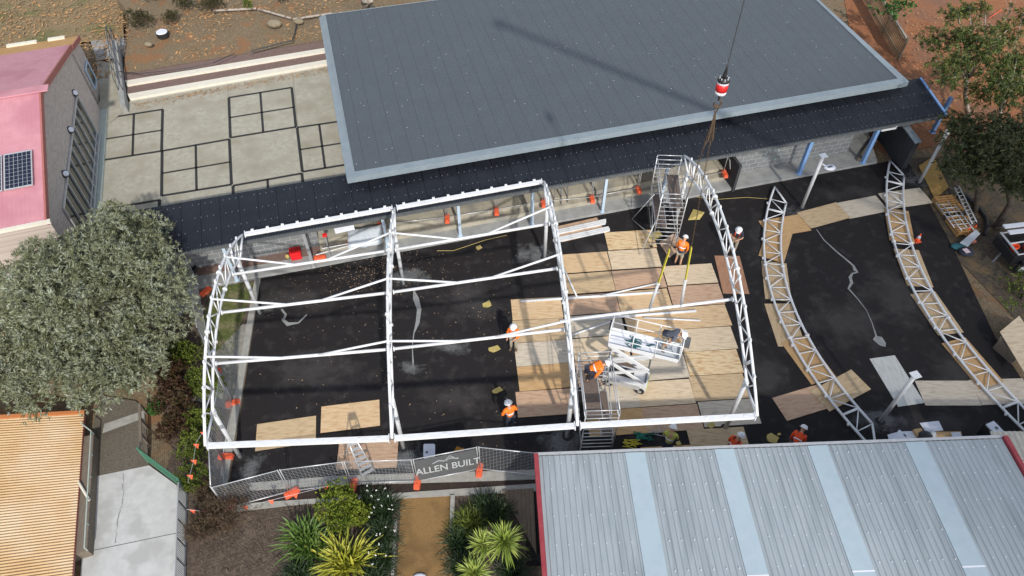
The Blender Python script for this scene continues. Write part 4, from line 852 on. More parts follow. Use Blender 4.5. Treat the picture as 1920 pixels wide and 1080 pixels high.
for z in (.55, 1.05):
    for sy in (-.40, .40): obj('guard_rail', MB().tube([(-.93, sy, PZ + z), (1.84, sy, PZ + z)], .022, 6), M['white'], sl, True, local=True)
    for x_ in (-.93, 1.84): obj('guard_rail', MB().tube([(x_, -.40, PZ + z), (x_, .40, PZ + z)], .022, 6), M['white'], sl, True, local=True)
for x_ in (-.93, 0, .9, 1.84):
    for sy in (-.4, .4): obj('rail_post', MB().tube([(x_, sy, PZ), (x_, sy, PZ + 1.05)], .022, 6), M['white'], sl, True, local=True)
sbox('control_box', (1.98, .1, PZ + .75), (.22, .35, .25), M['greymetal']); sbox('manual_box', (-.98, .2, PZ + .6), (.10, .25, .35), M['black'])
slM = Matrix.Translation((SLC.x, SLC.y + .15, 0)) @ Matrix.Rotation(sa, 4, 'Z')
r = random.Random(8); mb = MB()
for _ in range(9):
    a = Vector((r.uniform(-.2, .7), r.uniform(-.25, .2), PZ + .06)); pts = [slM @ (a + Vector((r.uniform(-.25, .25), r.uniform(-.2, .2), r.uniform(0, .06)))) for _ in range(5)]; mb.tube(pts, .022, 5)
o = obj('webbing_slings', mb, M['teal']); tag(o, 'tangle of dark blue-grey slings lying on the scissor lift platform', 'slings')

# ================================================================== CRANE HOOK AND SLINGS
TT = TR[2].bot(.70).lerp(TR[3].bot(.70), .5); hk = thing('hook_block', 'red and white crane hook block hanging from a long cable over the dark roof', 'crane hook', (0, 0, 0))
P1 = TR[2].bot(.70).lerp(TR[3].bot(.70), .49); P2 = TR[2].bot(.70).lerp(TR[3].bot(.70), .675); HC = (P1 + P2) / 2
hx, hy = HC.x, HC.y; hz = CAMH - HC.y / 1.522
hk.location = (hx, hy, hz)
obj('weight', MB().lathe([(.09, -.24), (.155, -.22), (.16, -.13)], (hx, hy, hz), 20), M['paper'], hk, True)
obj('weight', MB().lathe([(.162, -.13), (.165, 0), (.162, .10)], (hx, hy, hz), 20), M['hookred'], hk, True)
obj('weight', MB().lathe([(.16, .10), (.158, .16)], (hx, hy, hz), 20), M['paper'], hk, True)
obj('top_cap', MB().lathe([(.165, .16), (.17, .20), (.13, .26), (.06, .28)], (hx, hy, hz), 20), M['black'], hk, True)
mb = MB()
for k in range(8): a = k * math.pi / 4; mb.box((hx + .12 * math.cos(a), hy + .12 * math.sin(a), hz + .27), (.035, .035, .04))
obj('cap_bolts', mb, M['alu'], hk)
obj('swivel', MB().lathe([(.05, .26), (.06, .36), (.03, .55), (.015, .75)], (hx, hy, hz), 12), M['black'], hk, True)
obj('shank', MB().lathe([(.03, -.45), (.04, -.24)], (hx, hy, hz), 10), M['black'], hk)
mb = MB(); mb.tube([(hx + .10 * math.sin(a), hy, hz - .56 + .12 * math.cos(a)) for a in [i * math.pi * 1.6 / 12 for i in range(13)]], .028, 8); obj('hook', mb, M['rust'], hk, True)
obj('cable', MB().tube([(hx, hy, hz + .7), (hx, hy, 21.4)], .013, 6), M['cable'], hk)
t = thing('crane_boom', 'long crane boom above the picture, casting a soft shadow band over the dark roof', 'crane', (hx, hy, 21.6)); bt = Vector((hx, hy, 21.6)); bb = Vector((44, 6.5, 2.2)); bd = (bb - bt).normalized()
obj('boom_section', MB().beam(bt, bt + bd * 14, .24, .28), M['cream'], t); obj('boom_section', MB().beam(bt + bd * 14, bt + bd * 27, .34, .38), M['cream'], t); obj('boom_section', MB().beam(bt + bd * 27, bb, .45, .5), M['cream'], t)
obj('sheave', MB().lathe([(.35, -.12), (.40, -.06), (.33, 0), (.40, .06), (.35, .12)], bt + Vector((0, 0, -.05)), 18, Matrix.Rotation(R(90), 3, 'X')), M['black'], t)
hb2 = Vector((hx, hy, hz - .68))
t = thing('chain_sling', 'rusty two-legged chain hanging from the crane hook down to the yellow slings', 'chain', hb2)
obj('master_link', MB().tube([(hx + .05 * math.sin(a), hy, hz - .72 + .13 * math.cos(a)) for a in [i * math.pi / 6 for i in range(13)]], .018, 6), M['rust'], t, True)
KN = []
for pnt in (P1, P2):
    e = hb2.lerp(pnt, .64); KN.append(e); mb = MB(); s0 = hb2 + Vector((0, 0, -.15)); n = int((e - s0).length / .095); d = (e - s0).normalized(); sd1 = d.cross(Vector((0, 1, 0))).normalized(); sd2 = d.cross(sd1)
    for i in range(n): c = s0 + d * (i * .095); s_ = sd1 if i % 2 else sd2; mb.tube([c - s_ * .017, c + d * .075 - s_ * .017, c + d * .10, c + d * .075 + s_ * .017, c + s_ * .017], .009, 4)
    obj('chain_leg', mb, M['rust'], t)
    mb = MB(); mb.tube([s0 + d * .05, s0 + d * 1.0 + sd1 * .06, s0 + d * 1.2], .025, 5); obj('shortener', mb, M['rust'], t)
for i, (e, pnt) in enumerate(zip(KN, (P1, P2))):
    t = thing('lifting_sling', 'yellow and grey lifting sling holding the long strut, %s of the pair' % ('left leg' if i == 0 else 'right leg'), 'sling', pnt, 0, 'lifting slings on the strut')
    k = e.lerp(pnt, .55)
    obj('webbing', MB().beam(e, k, .10, .035), M['strap'], t)
    obj('sleeve', MB().tube([k, pnt + Vector((0, 0, .10))], .055, 8), M['sleeve'], t, True)
    obj('joint', MB().ball(k, .085, 8), M['sleeve'], t); obj('choker_loop', MB().tube([pnt + Vector((0, .09 * math.cos(a), .09 * math.sin(a))) for a in [j * math.pi / 5 for j in range(11)]], .022, 6), M['sleeve'], t)
# ================================================================== PEOPLE
def skinmesh(name, joints, edges, rad, root, sub=1):
    keys = list(joints.keys()); idx = {k: i for i, k in enumerate(keys)}
    me = bpy.data.meshes.new(name); bm = bmesh.new(); ly = bm.verts.layers.skin.verify(); vs = [bm.verts.new(joints[k]) for k in keys]; bm.verts.ensure_lookup_table()
    for a, b in edges: bm.edges.new((vs[idx[a]], vs[idx[b]]))
    for k, v in zip(keys, vs):
        rr = rad[k]; v[ly].radius = rr if isinstance(rr, tuple) else (rr, rr); v[ly].use_root = (k == root)
    bm.to_mesh(me); bm.free(); o = bpy.data.objects.new(name, me); COL.objects.link(o)
    o.modifiers.new('s', 'SKIN').use_smooth_shade = True; s = o.modifiers.new('d', 'SUBSURF'); s.levels = sub; s.render_levels = sub
    dg = bpy.context.evaluated_depsgraph_get(); ev = o.evaluated_get(dg); m2 = bpy.data.meshes.new_from_object(ev)
    bpy.data.objects.remove(o); bpy.data.meshes.remove(me)
    for p in m2.polygons: p.use_smooth = True
    return m2
def person(px, z, rz, label, shirt, trouser, lean=0, head=0, armL=None, armR=None, kneeL=None, kneeR=None, ankL=None, ankR=None, hip=.95, shorts=False, vest=None, sleeves='long', helm='helmet', belt=None, at=None, twist=0):
    loc = at if at is not None else G(*px, z)
    J = {'pelvis': Vector((0, 0, hip)), 'waist': Vector((0, 0, hip + .15)), 'chest': Vector((0, .01, hip + .36)), 'neck': Vector((0, 0, hip + .53)), 'headb': Vector((0, .03, hip + .60)), 'head': Vector((0, .04, hip + .68)), 'crown': Vector((0, .03, hip + .76)), 'nose': Vector((0, .145, hip + .66)), 'chin': Vector((0, .10, hip + .595))}
    dh = hip - .95
    for s, n in ((-1, 'L'), (1, 'R')):
        J['sho' + n] = Vector((s * .20, 0, hip + .47)); J['elb' + n] = Vector((s * .27, -.03, hip + .18)); J['wri' + n] = Vector((s * .27, .10, hip - .06)); J['ear' + n] = Vector((s * .085, .02, hip + .665))
    for n, a in (('L', armL), ('R', armR)):
        if a: J['elb' + n] = Vector(a[0]) + Vector((0, 0, dh)); J['wri' + n] = Vector(a[1]) + Vector((0, 0, dh))
    for s, n in ((-1, 'L'), (1, 'R')):              # palm, four bent fingers and a thumb
        w_ = J['wri' + n]; d = (w_ - J['elb' + n]).normalized(); sd = d.cross(Vector((s, 0, 0))); sd = sd.normalized() if sd.length > .1 else Vector((0, 0, 1)); cu = sd.cross(d)
        J['palm' + n] = w_ + d * .075
        for i, (o_, l_) in enumerate(((-.036, .072), (-.012, .085), (.012, .078), (.034, .06))):
            J['f%d%s' % (i, n)] = w_ + d * (.085 + l_ * .5) + sd * o_ * 1.1; J['g%d%s' % (i, n)] = w_ + d * (.085 + l_ * .85) + sd * o_ * 1.15 + cu * .025
        J['th' + n] = w_ + d * .055 - sd * .05 + cu * .015; J['tg' + n] = w_ + d * .10 - sd * .062 + cu * .03
    Lx = Matrix.Rotation(-R(lean), 3, 'X') @ Matrix.Rotation(R(twist), 3, 'Z'); pv = Vector((0, 0, hip)); Hx = Matrix.Rotation(-R(head), 3, 'X')
    for k in J:
        if k == 'pelvis': continue
        if k in ('head', 'crown', 'nose', 'chin', 'earL', 'earR', 'headb'): J[k] = J['_n'] + Hx @ (J[k] - J['_n']) if '_n' in J else Vector((0, 0, hip + .53)) + Hx @ (J[k] - Vector((0, 0, hip + .53)))
        J[k] = pv + Lx @ (J[k] - pv)
    for s, n, kn, an in ((-1, 'L', kneeL, ankL), (1, 'R', kneeR, ankR)):
        J['hip' + n] = Vector((s * .095, 0, hip - .04)); J['kne' + n] = Vector(kn) if kn else Vector((s * .11, .03, .50)); J['ank' + n] = Vector(an) if an else Vector((s * .12, -.02, .09))
        J['toe' + n] = J['ank' + n] + Vector((s * .02, .17, -.045))
    Rd = {'pelvis': (.135, .11), 'waist': (.125, .10), 'chest': (.15, .115), 'neck': .06, 'headb': .065, 'head': (.082, .098), 'crown': (.06, .07), 'nose': .014, 'chin': .04, 'hipL': .09, 'hipR': .09}
    for n in 'LR':
        Rd.update({'sho' + n: .062, 'elb' + n: .043, 'wri' + n: .029, 'palm' + n: (.038, .022), 'ear' + n: .016, 'kne' + n: .06, 'ank' + n: .042, 'toe' + n: .035, 'th' + n: .011, 'tg' + n: .009})
        for i in range(4): Rd['f%d%s' % (i, n)] = .0095; Rd['g%d%s' % (i, n)] = .0085
    E_ = [('pelvis', 'waist'), ('waist', 'chest'), ('chest', 'neck'), ('neck', 'headb'), ('headb', 'head'), ('head', 'crown'), ('head', 'nose'), ('headb', 'chin')]
    for n in 'LR':
        E_ += [('chest', 'sho' + n), ('sho' + n, 'elb' + n), ('elb' + n, 'wri' + n), ('wri' + n, 'palm' + n), ('pelvis', 'hip' + n), ('hip' + n, 'kne' + n), ('kne' + n, 'ank' + n), ('ank' + n, 'toe' + n), ('head', 'ear' + n), ('wri' + n, 'th' + n), ('th' + n, 'tg' + n)]
        for i in range(4): E_ += [('palm' + n, 'f%d%s' % (i, n)), ('f%d%s' % (i, n), 'g%d%s' % (i, n))]
    me = skinmesh('person', J, E_, Rd, 'pelvis'); me.materials.append(M['skin'])
    po = bpy.data.objects.new('person', me); COL.objects.link(po); po.location = loc; po.rotation_euler = (0, 0, rz); tag(po, label, 'person', 'workers on the site')
    def cloth(nm, keys, m, grow, extra=None):
        K2 = {k: J[k] for k in keys}
        if extra: K2.update(extra)
        ed = [e for e in E_ if e[0] in K2 and e[1] in K2]
        if extra:
            for k in extra: ed.append((k[:-1], k))
        rr = {}
        for k in K2:
            b = Rd[k] if k in Rd else Rd[k[:-1]] * .8
            rr[k] = tuple(x + grow for x in b) if isinstance(b, tuple) else b + grow
        m2 = skinmesh(nm, K2, ed, rr, 'pelvis' if 'pelvis' in K2 else keys[0]); m2.materials.append(m); o = bpy.data.objects.new(nm, m2); COL.objects.link(o); o.parent = po; return o
    sk = ['pelvis', 'waist', 'chest', 'shoL', 'shoR', 'elbL', 'elbR']; ex = {'neck': J['chest'].lerp(J['neck'], .85)}
    if sleeves == 'long': ex.update({'elbLx': J['elbL'].lerp(J['wriL'], .85), 'elbRx': J['elbR'].lerp(J['wriR'], .85)})
    K3 = {k: J[k] for k in sk}; K3['neck'] = ex['neck']; Rd2 = dict(Rd); 
    ed = [e for e in E_ if e[0] in K3 and e[1] in K3]
    for k in ('elbLx', 'elbRx'):
        if k in ex: K3[k] = ex[k]; Rd2[k] = .033; ed.append((k[:-1], k))
    if sleeves != 'long':
        for n in 'LR': K3['elb' + n] = J['sho' + n].lerp(J['elb' + n], .8)
    rr = {k: (tuple(x + .022 for x in Rd2[k]) if isinstance(Rd2[k], tuple) else Rd2[k] + .02) for k in K3}; rr['neck'] = .075
    m2 = skinmesh('shirt', K3, ed, rr, 'pelvis'); m2.materials.append(M[shirt]); o = bpy.data.objects.new('shirt', m2); COL.objects.link(o); o.parent = po
    K4 = {k: J[k] for k in ('pelvis', 'hipL', 'hipR', 'kneL', 'kneR')}; r4 = {'pelvis': (.152, .128), 'hipL': .108, 'hipR': .108, 'kneL': .078, 'kneR': .078}; e4 = [('pelvis', 'hipL'), ('pelvis', 'hipR'), ('hipL', 'kneL'), ('hipR', 'kneR')]
    if not shorts:
        for n in 'LR': K4['ank' + n] = J['kne' + n].lerp(J['ank' + n], .92); r4['ank' + n] = .058; e4.append(('kne' + n, 'ank' + n))
    m2 = skinmesh('trousers', K4, e4, r4, 'pelvis'); m2.materials.append(M[trouser]); o = bpy.data.objects.new('trousers', m2); COL.objects.link(o); o.parent = po
    for n in 'LR':
        K5 = {'a': J['kne' + n].lerp(J['ank' + n], .8), 'b': J['ank' + n], 'c': J['toe' + n]}; m2 = skinmesh('boot', K5, [('a', 'b'), ('b', 'c')], {'a': .058, 'b': .062, 'c': .05}, 'b'); m2.materials.append(M['boot']); o = bpy.data.objects.new('boot', m2); COL.objects.link(o); o.parent = po
    hd_ = J['head']; upv = (J['crown'] - J['headb']).normalized(); fw = (J['nose'] - J['head']); fw = (fw - upv * fw.dot(upv)).normalized(); rt = fw.cross(upv); HM = Matrix((rt, fw, upv)).transposed()
    for s in (-1, 1): o = obj('eye', MB().ball(hd_ + rt * .034 * s + fw * .098 + upv * .012, .011, 6), M['eye'], po, True, local=True)
    hm = MB(); hm.lathe([(.165, -.005), (.168, .006), (.132, .012), (.130, .05), (.112, .095), (.07, .128), (.02, .14)], hd_ + upv * .045, 18, HM); hm.box(hd_ + upv * .048 + fw * .155, (.17, .10, .012), 0, HM); hm.box(hd_ + upv * .175 , (.03, .22, .022), 0, HM)
    obj('helmet', hm, M[helm], po, True, local=True)
    if shirt.startswith('hi'):
        obj('reflective_band', MB().lathe([(.172, -.025), (.178, 0), (.172, .025)], J['waist'].lerp(J['chest'], .35), 14, Lx @ Matrix.Diagonal((1, .80, 1))), M['paper'], po, True, local=True)
    if vest:
        vb_ = MB()
        for s in (-1, 1): vb_.tube([J['shoL' if s < 0 else 'shoR'].lerp(J['chest'], .45) + Lx @ Vector((0, -.16, .06)), J['shoL' if s < 0 else 'shoR'].lerp(J['chest'], .45) + Lx @ Vector((0, 0, .12)), J['shoL' if s < 0 else 'shoR'].lerp(J['chest'], .45) + Lx @ Vector((0, .16, .02)), J['waist'] + Lx @ Vector((s * .07, .135, .02))], .022, 6)
        obj('vest_strap', vb_, M[vest], po, True, local=True)
    if belt: obj('tool_belt', MB().lathe([(.165, -.04), (.17, 0), (.165, .04)], J['pelvis'] + Vector((0, 0, .06)), 14), M[belt], po, True, local=True)
    return po, J
F_ = lambda d: R(d)
# rz: 0 faces away from the camera (+Y), 180 faces it
person((963, 655), 0, R(165), 'worker in an orange shirt standing at the left edge of the deck, facing the camera', 'hivis', 'khaki', vest='hired', armL=((-.26, .10, 1.15), (-.12, .26, 1.10)), armR=((.27, -.02, 1.14), (.25, .12, .92)))
person((957, 803), 0, R(25), 'worker in orange standing at the near left corner of the deck, facing away', 'hivis', 'navy', lean=9, head=12, armL=((-.30, .04, 1.15), (-.26, .22, .98)), armR=((.30, .04, 1.15), (.24, .26, 1.02)))
person((1270, 497), 0, R(-25), 'worker in an orange shirt and shorts stooping beside the hanging chains near the far scaffold', 'hivis', 'khaki', lean=24, head=20, shorts=True, armL=((-.26, .12, 1.15), (-.20, .32, .95)), armR=((.26, .10, 1.15), (.22, .30, .92)), belt='navy', kneeL=(-.12, .10, .5), ankL=(-.14, .02, .09))
person((1372, 471), 0, R(155), 'worker in a dark shirt with red braces and beige trousers, looking at his hands', 'navy', 'khaki', head=25, lean=4, vest='hired', sleeves='short', armL=((-.29, .10, 1.12), (-.09, .30, 1.12)), armR=((.29, .10, 1.12), (.07, .30, 1.10)))
pt = slM @ Vector((1.15, .05, PZ + .05)); person(None, 0, R(-115), 'worker in a grey shirt leaning over the rail of the scissor lift platform', 'greyshirt', 'khaki', lean=58, head=0, sleeves='short', at=pt, armL=((-.30, .12, 1.15), (-.26, .25, .92)), armR=((.30, .12, 1.15), (.28, .25, .92)), belt='navy')
pt = Matrix.Translation((3.27, 14.8, 0)) @ Matrix.Rotation(R(2), 4, 'Z') @ Vector((-.25, .85, 1.88)); person(None, 0, R(-80), 'worker in bright orange crouching forward on the platform of the near scaffold', 'hivis', 'navy', lean=72, head=-15, hip=.62, at=pt, kneeL=(-.16, .30, .38), kneeR=(.16, .30, .38), ankL=(-.15, -.08, .09), ankR=(.15, -.08, .09), armL=((-.24, .10, 1.12), (-.2, .26, 1.0)), armR=((.26, .14, 1.15), (.2, .34, 1.05)))
person((1246, 853), 0, R(-20), 'worker in a yellow shirt standing on the asphalt in front of the deck', 'hiyellow', 'navy', lean=22, head=15, sleeves='short', armL=((-.27, .12, 1.16), (-.16, .32, 1.08)), armR=((.29, .12, 1.16), (.22, .34, 1.10)))
q = G(1374, 834, 1.15); person(None, 0, R(-55), 'worker in red-orange with dark straps standing at the zinc roof edge', 'hired', 'navy', lean=26, head=5, at=Vector((q.x - .05, q.y - .05, 0)), vest='navy', armL=((-.26, .08, 1.15), (-.2, .26, .98)))
q = G(1509, 810, 1.25); person(None, 0, R(-35), 'worker in red-orange bending right over towards the truss end, right of the crumpled foam', 'hired', 'navy', lean=62, head=-10, at=Vector((q.x - .38, q.y - .38, 0)), armL=((-.24, .15, 1.2), (-.18, .38, 1.08)), armR=((.24, .15, 1.2), (.2, .38, 1.08)), kneeL=(-.13, .05, .5), ankL=(-.18, -.25, .10), belt='navy', shorts=True, vest='navy')

# ================================================================== FENCES
def panel(a, b, h, label, grp, z=0.0, banner=False, top=None, mesh='steel', dens=.13, inner=True):
    a = Vector(a); b = Vector(b); a.z = z + .06; b.z = z + .06; d = (b - a); L = d.length; d.normalize(); a = a + d * .04; b = b - d * .04
    t = thing('mesh_fence', label, 'fence panel', (a + b) / 2, 0, grp); U = Vector((0, 0, h))
    for p in (a, b): obj('post', MB().tube([p - Vector((0, 0, .04)), p + U + Vector((0, 0, .05))], .022, 6), M['steel'], t, True)
    obj('top_rail', MB().tube([a + U, b + U], .021, 6), M['alu'], t, True); obj('bottom_rail', MB().tube([a + Vector((0, 0, .03)), b + Vector((0, 0, .03))], .021, 6), M['alu'], t, True)
    if inner:
        mb = MB(); n = int(L / dens)
        for i in range(1, n): p = a.lerp(b, i / n); mb.beam(p, p + U, .0065, .0065)
        k = int(h / .11)
        for i in range(1, k): mb.beam(a + U * (i / k), b + U * (i / k), .0065, .0065)
        obj('mesh', mb, M[mesh], t)
    if banner:
        nb = Vector((d.y, -d.x, 0)); nb = nb if nb.y < 0 else -nb
        mb = MB(); q = [a + d * .05 + U * .06, b - d * .05 + U * .06, b - d * .05 + U * .96, a + d * .05 + U * .96]; n_ = 10; vs = []
        for i in range(n_ + 1):
            o_ = nb * (.022 + .012 * math.sin(i * 1.9)); vs += [q[0].lerp(q[1], i / n_) + o_, q[3].lerp(q[2], i / n_) + o_]
        mb.add(vs, [(2 * i, 2 * i + 2, 2 * i + 3, 2 * i + 1) for i in range(n_)]); bn = obj('banner', mb, M['banner'], t)
        Mx = Matrix((d, UP, nb)).transposed().to_4x4()
        def word(s, x, zz, sz, sy=1.35):
            cu = bpy.data.curves.new('w', 'FONT'); cu.body = s; cu.size = sz; cu.extrude = .003; cu.offset = .006; cu.align_x = 'CENTER'; ot = bpy.data.objects.new('w', cu); COL.objects.link(ot)
            dg = bpy.context.evaluated_depsgraph_get(); me = bpy.data.meshes.new_from_object(ot.evaluated_get(dg)); bpy.data.objects.remove(ot)
            me.transform(Matrix.Translation(a + d * x + UP * zz + nb * .05) @ Mx @ Matrix.Diagonal((1, sy, 1, 1))); me.materials.append(M['letter']); o = bpy.data.objects.new('lettering', me); COL.objects.link(o); o.parent = bn; return o
        word('ALLEN BUILT', L * .5, h * .34, .42, 1.6)
        mb = MB(); c0 = a + d * L * .50 + UP * h * .72 + nb * .05
        def C2(x, y): return c0 + d * x + UP * y
        for w0, w1 in (((-.55, 0), (-.30, .14)), ((-.30, .14), (-.12, .03)), ((-.12, .03), (.12, .36)), ((.12, .36), (.34, .05)), ((-.05, .02), (.1, .18)), ((.1, .18), (.42, .04))): mb.beam(C2(*w0), C2(*w1), .012, .04, up=nb)
        obj('logo', mb, M['letter'], bn)
    return t
M['banner'] = mat('banner_cloth', (.075, .08, .083), (.10, .105, .108), 3, .8, stretch=(2, 2, 8)); M['letter'] = mat('white_print', (.42, .44, .45), rough=.7)
FB = [(368, 522), (395, 660), (437, 757), (418, 861), (424, 955), (545, 923), (659, 908), (782, 904), (899, 881), (1010, 893)]
GF = 'temporary mesh fence panels round the yard'
FL = ['mesh fence panel beside the lawn strip, standing left of the first truss', 'mesh fence panel between the creek bed and the shrubs, under the first truss', 'mesh fence panel along the hedge, under the near end of the first truss', 'mesh fence panel running to the bottom left corner of the yard',
      'mesh fence panel at the bottom left corner, above the brown twiggy bush', 'mesh fence panel behind the yellow-green bush, left of the ladder', 'mesh fence panel in front of the foot of the step ladder', 'mesh fence panel with a dark banner lettered in white', 'mesh fence panel between the banner and the zinc roof']
for i in range(9): panel(G(*FB[i]), G(*FB[i + 1]), 1.75, FL[i], GF, banner=(i == 7))
def foot(p, rz, label, z=0.0, grp='orange fence feet'):
    t = thing('fence_block', label, 'fence foot', (p[0], p[1], z), rz, grp)
    mb = MB(); q = [(-.30, -.10), (-.24, -.13), (.24, -.13), (.30, -.10), (.30, .10), (.24, .13), (-.24, .13), (-.30, .10)]; mb.hexa([Vector((x, y, 0)) for x, y in q], [Vector((x * .92, y * .85, .13)) for x, y in q]); obj('body', mb, M['block_orange'], t, local=True)
    mb = MB(); mb.box((.17, 0, .145), (.12, .10, .03)); mb.box((-.17, 0, .145), (.12, .10, .03)); obj('handle', mb, M['block_orange'], t, local=True); return t
for i, (px, a, l) in enumerate([((437, 757), 20, 'orange fence foot beside the hedge under the near end of the first truss'), ((424, 857), 0, 'orange fence foot by the base of the leftmost near column'), ((434, 950), 80, 'orange fence foot at the bottom left corner of the fence'), ((548, 925), 35, 'orange fence foot set askew below the left bay, above the soil bed'), ((663, 911), 85, 'orange fence foot behind the flowering clump'), ((783, 905), 85, 'orange fence foot at the left end of the banner'), ((899, 883), 85, 'orange fence foot at the right end of the banner'), ((386, 548), 60, 'orange fence foot on the grass next to the first truss'), ((402, 699), 30, 'orange fence foot among the red flowers behind the first truss')]):
    p = G(*px); foot(p, R(a), l)
# verandah fence on the steps
VF = [(712, 424), (838, 409), (930, 395), (1018, 380), (1109, 372), (1196, 355), (1357, 325)]
VL = ['mesh panel on the steps between the second truss and the blue post', 'mesh panel on the steps left of the third truss, second from its left end', 'mesh panel on the steps ending at the third truss', 'mesh panel on the steps just right of the third truss', 'mesh panel on the steps behind the stacked white tubes', 'mesh panel on the steps behind the far scaffold']
for i in range(6): panel(G(*VF[i], .65), G(*VF[i + 1], .65), 1.55, VL[i], 'temporary mesh panels on the verandah steps', z=.65, inner=False)
for px, l in zip(VF[:], ['orange fence foot on the steps right of the second truss', 'orange fence foot on the steps beside the first blue post', 'orange fence foot on the steps midway between the blue posts', 'orange fence foot on the steps at the third truss', 'orange fence foot on the steps behind the stacked white tubes', 'orange fence foot on the steps left of the far scaffold', 'orange fence foot on the steps by the dark partition wall']):
    p = G(*px, .65); foot(p + Vector((.02, -.1, 0)), VA + R(80), l, .65)
# loose rails and blocks lying on the left steps
for i, (a, b, l) in enumerate([((604, 466), (690, 450), 'thin pale rail lying along the steps below the white sheet'), ((592, 478), (685, 452), 'thin pale rail lying askew across the orange feet on the steps')]):
    o = obj('loose_rail', MB().tube([G(*a, .72), G(*b, .72)], .025, 6), M['alu']); tag(o, l, 'rail')
for px, l, a in (((599, 481), 'orange fence foot on the brown paving beside the red crate', 10), ((662, 460), 'orange fence foot lying under the grey plastic sheet, left of a pair', 20), ((682, 451), 'orange fence foot lying under the grey plastic sheet, right of a pair', 20)): foot(G(*px, .3), R(a), l, .42 if px[0] > 610 else .17)
# red crate, white sheet, plastic sheet
t = thing('crate', 'bright red plastic crate standing on the brown paving by the blockwork', 'crate', G(556, 484, .17)); q = G(556, 484, .17)
mb = MB(); mb.box(q + Vector((0, .06, .25)), (.50, .36, .5), VA); obj('body', mb, M['redplastic'], t)
mb = MB()
for i in range(5): mb.box(q + Vector((0, .06, 0)) + Matrix.Rotation(VA, 3, 'Z') @ Vector((-.2 + .1 * i, 0, .515)), (.05, .34, .03), VA)
mb.box(q + Vector((0, .06, .48)), (.54, .40, .04), VA); obj('lid', mb, M['redplastic'], t)
mb = MB(); q = [G(625, 424, 1.6), G(662, 417, 1.6), G(665, 430, 1.45), G(629, 438, 1.45)]; mb.hexa([p - Vector((0, 0, .02)) for p in q][::-1], q[::-1]); o = obj('white_board', mb, M['paper']); tag(o, 'plain white board leaning under the verandah edge left of the second truss', 'board')
mb = MB(); vs = []; r = random.Random(1)
for i in range(9):
    for j in range(5):
        p = G(652 + i * 8, 462 - j * 9 - i * 1.4 + 6, .9 + .12 * j) ; vs.append(p + Vector((0, 0, r.uniform(-.05, .05))))
mb.add(vs, [(i * 5 + j, (i + 1) * 5 + j, (i + 1) * 5 + j + 1, i * 5 + j + 1) for i in range(8) for j in range(4)]); o = obj('plastic_sheet', mb, M['plastic_sheet'], None, True); o.modifiers.new('th', 'SOLIDIFY').thickness = .01; tag(o, 'crumpled grey plastic sheet draped over the steps behind the second truss', 'sheet')
t = thing('prop_stand', 'thin black and red prop standing on the verandah left of the white board', 'prop', G(622, 489, .2)); obj('pole', MB().tube([G(622, 489, .17), G(622, 489, .17) + Vector((0, 0, 1.7))], .03, 8), M['steel'], t); p = G(622, 489, .17) + Vector((0, 0, 1.75)); obj('prop_head', MB().box(p, (.2, .12, .14), .3), M['hookred'], t)
p = G(540, 484, .17); o = obj('paper_bag', MB().ball(p + Vector((0, 0, .12)), .14, 8, (.8, .7, 1)), M['foam'], None, True); tag(o, 'small tan bag standing left of the red crate', 'bag')

# ---- green gate and railings by the concrete path
t = thing('green_gate', 'green slatted gate standing across the corner of the pale concrete path', 'gate', G(310, 895)); a, b = G(278, 866), G(351, 921)
for p in (a, b): obj('post', MB().tube([p, p + Vector((0, 0, 1.15))], .035, 8), M['green'], t)
for z in (.12, 1.1): obj('rail', MB().tube([a + Vector((0, 0, z)), b + Vector((0, 0, z))], .025, 6), M['green'], t)
mb = MB()
for i in range(1, 20): p = a.lerp(b, i / 20); mb.tube([p + Vector((0, 0, .12)), p + Vector((0, 0, 1.14))], .011, 5)
obj('bars', mb, M['green'], t)
t = thing('railing', 'grey barred railing along the right edge of the pale concrete path', 'railing', G(350, 1000)); a, b = G(352, 927), G(348, 1100)
for i in range(6): p = a.lerp(b, i / 5); obj('post', MB().tube([p, p + Vector((0, 0, 1.0))], .03, 6), M['greymetal'], t)
obj('rail', MB().tube([a + Vector((0, 0, 1.0)), b + Vector((0, 0, 1.0))], .028, 6), M['steel'], t); obj('rail', MB().tube([a + Vector((0, 0, .12)), b + Vector((0, 0, .12))], .022, 6), M['steel'], t)
mb = MB(); n = 44
for i in range(1, n): p = a.lerp(b, i / n); mb.tube([p + Vector((0, 0, .12)), p + Vector((0, 0, 1.0))], .013, 5)
obj('bars', mb, M['greymetal'], t)
t = thing('railing', 'weathered low timber railing along the aggregate path below the silver tree', 'railing', G(276, 810)); a, b = G(276, 776), G(279, 860)
for i in range(4): p = a.lerp(b, i / 3); obj('post', MB().box(p + Vector((0, 0, .4)), (.08, .08, .8)), M['oldtimber'], t)
obj('rail', MB().beam(a + Vector((0, 0, .8)), b + Vector((0, 0, .8)), .10, .05), M['oldtimber'], t)
